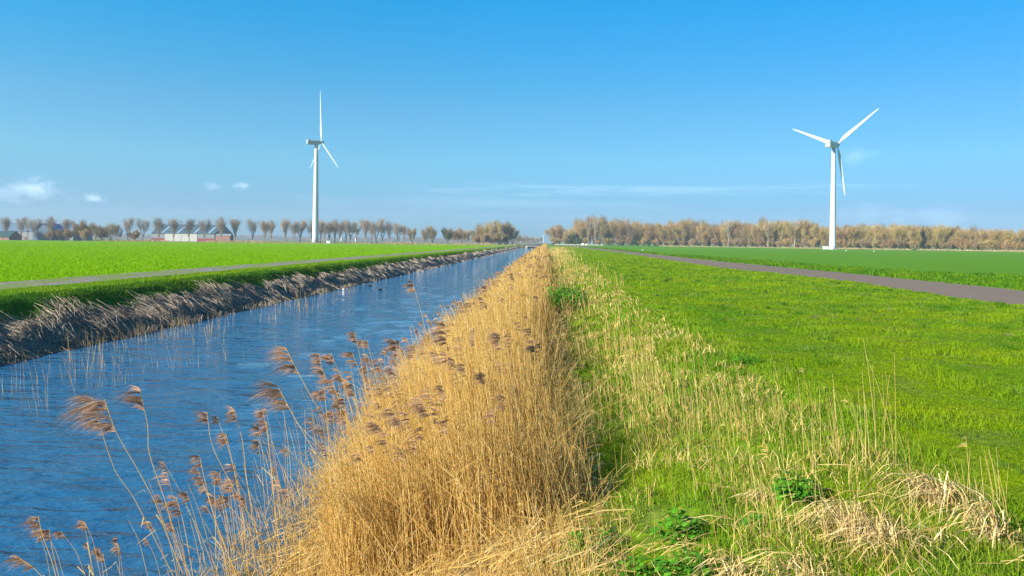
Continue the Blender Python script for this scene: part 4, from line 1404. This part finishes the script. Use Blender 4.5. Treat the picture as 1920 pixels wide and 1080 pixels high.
for (x0, x1) in ((309.3, 324.5), (325, 340), (340.5, 354.8), (355.3, 369.7)):
    s = MB(); s.box(at(x0, 450, YB)[0] - pa[0], at(x1, 450, YB)[0] - pa[0], -.16, -.003, .05, ev - .35); s.build('sliding_door', M['door_white'], barn)
s = MB(); s.box(BL + .003, BL + .12, .1, BD - .1, -.2, ev - .1); s.build('brick_gable', M['wall_brick'], barn)
for (y0, y1, z0, z1) in ((4, 8, .3, 3.2), (11, 13, 1.2, 2.4), (15, 19, .3, 3.2)):
    s = MB(); s.box(BL + .123, BL + .2, y0, y1, z0, z1); s.build('gable_opening', M['dark_metal'] if z0 < 1 else M['wall_grey'], barn)
# low brick shed by the gable
ps = at(404, 450, 520); sh = empty('brick_shed', (ps[0], 520, 0)); tag(sh, 'small brown brick shed at the right end of the long barn', 'shed')
ws = at(431, 450, 520)[0] - ps[0]; gable(sh, ws, 6, 3.9, 5.2, M['wall_grey'], M['wall_brick'], .2)
for j in range(2):
    s = MB(); s.box(ws * (.55 + .2 * j), ws * (.68 + .2 * j), -.06, -.003, .9, 2.0); s.build('window', M['dark_metal'], sh)

YF = 500.0
p0 = at(-70, 450, YF); p1 = at(137, 450, YF)
hall = empty('farm_hall', (p0[0], YF, 0)); tag(hall, 'long low farm hall with blue grey roof at the far left', 'barn')
ev2 = at(40, 433, YF)[2]; rd2 = at(40, 418.5, YF + 11)[2]
gable(hall, p1[0] - p0[0], 22, ev2, rd2, M['roof_blue'], M['wall_grey'])
for j in range(5):
    a0 = (at(10 + j * 9, 450, YF)[0] - p0[0])
    s = MB(); s.box(a0, a0 + 1.6, -.1, -.003, .2, 2.1); s.build('door', M['wall_brick'] if j % 2 else M['wall_red'], hall)
s = MB(); s.box(0.2, at(32, 450, YF)[0] - p0[0], -.14, -.003, ev2 - .62, ev2 - .3); s.build('fascia', M['skylight'], hall)
# blue barn, gable towards the canal
YG = 475.0; p0 = at(61, 450, YG); p1 = at(97, 450, YG); W_ = p1[0] - p0[0]
gb = empty('blue_barn', (p1[0], YG, 0), PI / 2); tag(gb, 'blue roofed barn with its gable facing the field, before the long hall', 'barn')
gable(gb, 17, W_, at(70, 431, YG)[2], at(79, 419.5, YG)[2], M['roof_vivid'], plain('blue_cladding', (.06, .10, .16), .6, .3, .1, .5))
s = MB(); s.box(-.1, -.003, W_ * .3, W_ * .7, .05, 3.0); s.build('door', M['dark_metal'], gb)
YS = 452.0; p0 = at(-30, 450, YS); p1 = at(17, 450, YS)
gs = empty('green_shed', (p0[0], YS, 0)); tag(gs, 'low shed with dark green roof at the left edge', 'shed')
gable(gs, p1[0] - p0[0], 11, 2.0, 5.2, M['roof_green'], M['wall_brick'])
s = MB(); s.box(6.2, 8, -.08, -.003, .1, 1.3); s.build('door', M['wall_red'], gs)

# ------------------------------------------------------------------ far end of the canal: culvert, rail, cars, markers
M['concrete'] = plain('concrete', (.30, .28, .25), .85, .2, .2, 1)
a = onz(973, 465.5, WATER); b_ = onz(998, 465.8, WATER)
cu = empty('culvert', (-7.6, CEND - .8, WATER)); tag(cu, 'dark concrete culvert closing the far end of the canal', 'culvert')
s = MB()
s.box(-4.2, -2.9, 0, 1.2, -.6, 1.05); s.box(2.9, 4.2, 0, 1.2, -.6, 1.05); s.box(-4.2, 4.2, 0, 1.2, 1.052, 1.45)
s.build('headwall', M['concrete'], cu)
s = MB(); s.box(-2.9, 2.9, .9, 1.15, -.6, 1.05); s.build('opening', M['dark_metal'], cu)
s = MB()
for j in range(8): s.box(-4.1 + j * 1.16, -4.02 + j * 1.16, .5, .58, 1.452, 2.2)
s.box(-4.2, 4.2, .48, .6, 2.202, 2.28)
s.build('railing', M['dark_metal'], cu)

M['rail_white'] = plain('rail_white', (.65, .64, .60), .6, .3)
pa = at(1040, 457, 500); pb = at(1132, 460, 500)
fr = empty('roadside_rail', (pa[0], 500, 0)); tag(fr, 'long low white rail crossing beyond the meadow and road', 'fence')
Lr = pb[0] - pa[0]
s = MB(); s.box(0, Lr, -.04, .04, .82, .95); s.build('rail', M['rail_white'], fr)
s = MB(); s.box(0, Lr, -.03, .03, .42, .50); s.build('rail', M['rail_white'], fr)
for j in range(int(Lr / 2.4) + 1):
    s = MB(); s.box(j * 2.4 - .06, j * 2.4 + .06, .042, .14, 0, 1.0); s.build('post', M['rail_white'], fr)


def car(px, d, colour, label, rz=0):
    p = at(px, 457, d)
    r = empty('car', (p[0], d, 0), rz); tag(r, label, 'car')
    pr = [(-2.1, .35), (-2.15, .75), (-2.0, .95), (-1.3, 1.05), (-.75, 1.45), (.7, 1.48), (1.45, 1.0), (2.1, .9), (2.15, .35)]
    bd = MB(); bd.loft([[(x, y_, z) for x, z in pr] for y_ in (-.82, .82)]); bd.build('body', colour, r, bevel=.06)
    gl = MB(); gp = [(-1.15, 1.05), (-.68, 1.38), (.62, 1.40), (1.25, 1.03)]
    gl.loft([[(x, y_, z) for x, z in gp] for y_ in (-.835, .835)]); gl.build('window', M['dark_metal'], r)
    for xx in (-1.35, 1.35):
        for yy in (-.80, .80):
            w = MB(); w.loft([[(xx + .32 * math.cos(t * PI / 8), yy + dy, .32 + .32 * math.sin(t * PI / 8)) for t in range(16)] for dy in (-.1, .1)])
            w.build('wheel', M['dark_metal'], r)


car(1036.5, 540, plain('car_dark_blue', (.03, .06, .10), .3, .5), 'dark blue car parked beyond the reeds where the meadow ends', 1.2)
car(1093.5, 512, plain('car_white', (.7, .72, .74), .3, .5), 'white car at the far end of the road, left of two', 1.25)
car(1101.5, 509, plain('car_silver', (.45, .42, .42), .3, .5), 'silver grey car at the far end of the road, right of two', 1.0)


def bird(p, s_, body, head, label, name, cat, swim=True, rz=0):
    """a floating or standing water bird: lofted body, neck and head in one mesh"""
    r = empty(name, p, rz); tag(r, label, cat)
    rings = []
    for (x, z, rw, rh) in [(-1.0, .42, .02, .02), (-.8, .36, .16, .10), (-.4, .24, .34, .24), (0, .20, .40, .30), (.4, .24, .34, .27), (.62, .38, .18, .2), (.70, .62, .11, .12), (.74, .80, .10, .10),
                           (.80, .92, .13, .12), (.95, .95, .10, .10), (1.02, .93, .04, .04)]:
        rings.append([(x * s_, rw * s_ * math.cos(2 * PI * i / 12), z * s_ + rh * s_ * math.sin(2 * PI * i / 12)) for i in range(12)])
    b = MB(); b.loft(rings); b.build('body', body, r, smooth=True)
    k = MB(); k.loft([[(1.0 * s_, -.04 * s_, .90 * s_), (1.0 * s_, .04 * s_, .90 * s_), (1.0 * s_, .04 * s_, .96 * s_), (1.0 * s_, -.04 * s_, .96 * s_)],
                      [(1.2 * s_, -.01 * s_, .90 * s_), (1.2 * s_, .01 * s_, .90 * s_), (1.2 * s_, .01 * s_, .92 * s_), (1.2 * s_, -.01 * s_, .92 * s_)]])
    k.build('beak', head, r)
    if not swim:
        for yy in (-.15, .15):
            l = MB(); l.box(-.03 * s_, .03 * s_, (yy - .03) * s_, (yy + .03) * s_, -.7 * s_, .05 * s_); l.build('leg', M['dark_metal'], r)


BK = plain('black_feathers', (.015, .016, .02), .5, .3); WH = plain('white_feathers', (.75, .74, .70), .7, .2)
p = onz(693, 537, WATER); bird(p, .20, BK, M['rail_white'], 'black coot swimming on the canal, the left of two', 'coot', 'bird', rz=PI)
p = onz(713, 544, WATER); bird(p, .20, BK, M['rail_white'], 'black coot swimming on the canal, nearer right one', 'coot', 'bird', rz=.3)
p = onz(644, 543, WATER); bird(p, .11, WH, plain('beak_yellow', (.5, .3, .05), .5), 'white bird floating by the far waterline', 'white_bird', 'bird', rz=2.6)
for (px, py, sc, lb) in [(1204.5, 471.5, .30, 'white bird standing on the right field edge far left of the turbine'),
                         (1586.5, 472, .34, 'white bird standing just right of the right turbine base'), (1638.5, 472.5, .26, 'white bird standing farther right of the right turbine')]:
    p = onz(px, py, 0); bird((p[0], p[1], .7 * sc), sc, WH, M['dark_metal'], lb, 'white_bird', 'bird', swim=False, rz=rng.uniform(0, 3))

# ------------------------------------------------------------------ light and sky
AZ = math.radians(122)      # degrees left of the canal direction
EL = math.radians(25.5)
sd = bpy.data.lights.new('sun', 'SUN'); sun = bpy.data.objects.new('sun', sd); COL.objects.link(sun)
sd.energy = 5.0; sd.angle = math.radians(.55); sd.color = (1.0, .93, .82)
svec = Vector((-math.sin(AZ) * math.cos(EL), math.cos(AZ) * math.cos(EL), math.sin(EL)))
sun.rotation_euler = svec.to_track_quat('Z', 'Y').to_euler()
wd = bpy.data.worlds.new('World'); SC.world = wd; wd.use_nodes = True
nt = wd.node_tree; bg = nt.nodes['Background']
sky = nt.nodes.new('ShaderNodeTexSky'); sky.sky_type = 'NISHITA'; sky.sun_disc = False
sky.sun_elevation = EL; sky.sun_rotation = -AZ % (2 * PI)
sky.air_density = 1.0; sky.dust_density = .6; sky.ozone_density = 2.5
bg.inputs[1].default_value = .143
hs = N(nt, 'ShaderNodeHueSaturation', i_Saturation=1.25, i_Value=1.0)
nt.links.new(sky.outputs[0], hs.inputs['Color'])
tc = nt.nodes.new('ShaderNodeTexCoord'); sp = nt.nodes.new('ShaderNodeSeparateXYZ'); nt.links.new(tc.outputs['Generated'], sp.inputs[0])
tint = ramp(nt, sp.outputs[2], [(0, (.095, .215, .45)), (.034, (.095, .217, .43)), (.10, (.195, .365, .45)), (.163, (.20, .405, .46)), (.281, (.005, .50, .57)), (.5, (.04, .47, .58))])
col = mix(nt, 1.0, hs.outputs[0], tint, 'MULTIPLY')


def math_n(op, a, b=None, c=None):
    n_ = N(nt, 'ShaderNodeMath', operation=op)
    for i_, v_ in enumerate((a, b, c)):
        if v_ is None: continue
        if isinstance(v_, (int, float)): n_.inputs[i_].default_value = v_
        else: nt.links.new(v_, n_.inputs[i_])
    return n_.outputs[0]


az = math_n('ARCTAN2', sp.outputs[0], sp.outputs[1])
el = math_n('ARCSINE', sp.outputs[2])
# the air opposite the sun is clearer and deeper in tone
side = ramp(nt, math_n('MULTIPLY_ADD', az, .318, .5), [(.30, (1, 1, 1)), (.487, (.74, .90, .95)), (.66, (.62, .74, .84))])
col = mix(nt, 1.0, col, side, 'MULTIPLY')


def cloud(col, px, py, hw, hh, amount, colour, nscale, stretch=1.0, rough=.6, amp=1.4):
    d = ray(px, py); a0 = math.atan2(d[0], d[1]); e0 = math.atan2(d[2], math.hypot(d[0], d[1]))
    u = math_n('DIVIDE', math_n('SUBTRACT', az, a0), hw / F); v = math_n('DIVIDE', math_n('SUBTRACT', el, e0), hh / F)
    r2 = math_n('SQRT', math_n('ADD', math_n('MULTIPLY', u, u), math_n('MULTIPLY', v, v)))
    cb = nt.nodes.new('ShaderNodeCombineXYZ'); nt.links.new(az, cb.inputs[0]); nt.links.new(math_n('MULTIPLY', el, stretch), cb.inputs[1])
    cb.inputs[2].default_value = px * .013
    nz = noise(nt, cb.outputs[0], nscale, 5, rough)
    f = math_n('ADD', math_n('SUBTRACT', 1.0, r2), math_n('MULTIPLY', math_n('SUBTRACT', nz, .5), amp * 2))
    mr = N(nt, 'ShaderNodeMapRange', interpolation_type='SMOOTHSTEP'); nt.links.new(f, mr.inputs[0])
    mr.inputs[1].default_value = -.25; mr.inputs[2].default_value = 1.25; mr.inputs[4].default_value = amount
    return mix(nt, mr.outputs[0], col, colour)


CW = (6.3, 7.0, 7.9)
col = cloud(col, 35, 360, 75, 20, .11, CW, 55, 1.6)
col = cloud(col, 66, 350, 26, 18, .17, CW, 70, 1.3)
col = cloud(col, 176, 371, 17, 8, .20, CW, 120, 1.5)
col = cloud(col, 454, 348, 14, 9, .16, CW, 120, 1.5)
col = cloud(col, 400, 350, 16, 8, .10, CW, 120, 1.5)
col = cloud(col, 1604, 291, 34, 15, .08, (6.0, 5.6, 6.6), 60, 1.5)
col = cloud(col, 1640, 402, 60, 22, .07, CW, 40, 1.5)
col = cloud(col, 1760, 404, 60, 18, .07, CW, 40, 1.5)
col = cloud(col, 1150, 357, 430, 11, .07, CW, 10, 14, .75, 2.4)
col = cloud(col, 1350, 352, 260, 5, .05, CW, 14, 20, .75, 2.0)
col = cloud(col, 900, 380, 380, 14, .05, CW, 9, 9)
nt.links.new(col, bg.inputs[0])

# haze
hz = MB(); hz.box(-2600, 2600, -60, 2600, -3.1, 90)
mh = bpy.data.materials.new('haze'); mh.use_nodes = True; hn = mh.node_tree
hn.nodes.remove(hn.nodes['Principled BSDF'])
pv = hn.nodes.new('ShaderNodeVolumePrincipled'); pv.inputs['Color'].default_value = (.68, .86, 1, 1); pv.inputs['Density'].default_value = .00019
hn.links.new(pv.outputs[0], hn.nodes['Material Output'].inputs['Volume'])
HAZE = True
if HAZE:
    tag(hz.build('haze', mh), kind='stuff')

SC.view_settings.view_transform = 'Standard'
SC.view_settings.look = 'None'
SC.view_settings.exposure = 1.35
SC.view_settings.gamma = 1
SC.render.engine = 'CYCLES'
SC.cycles.volume_bounces = 0
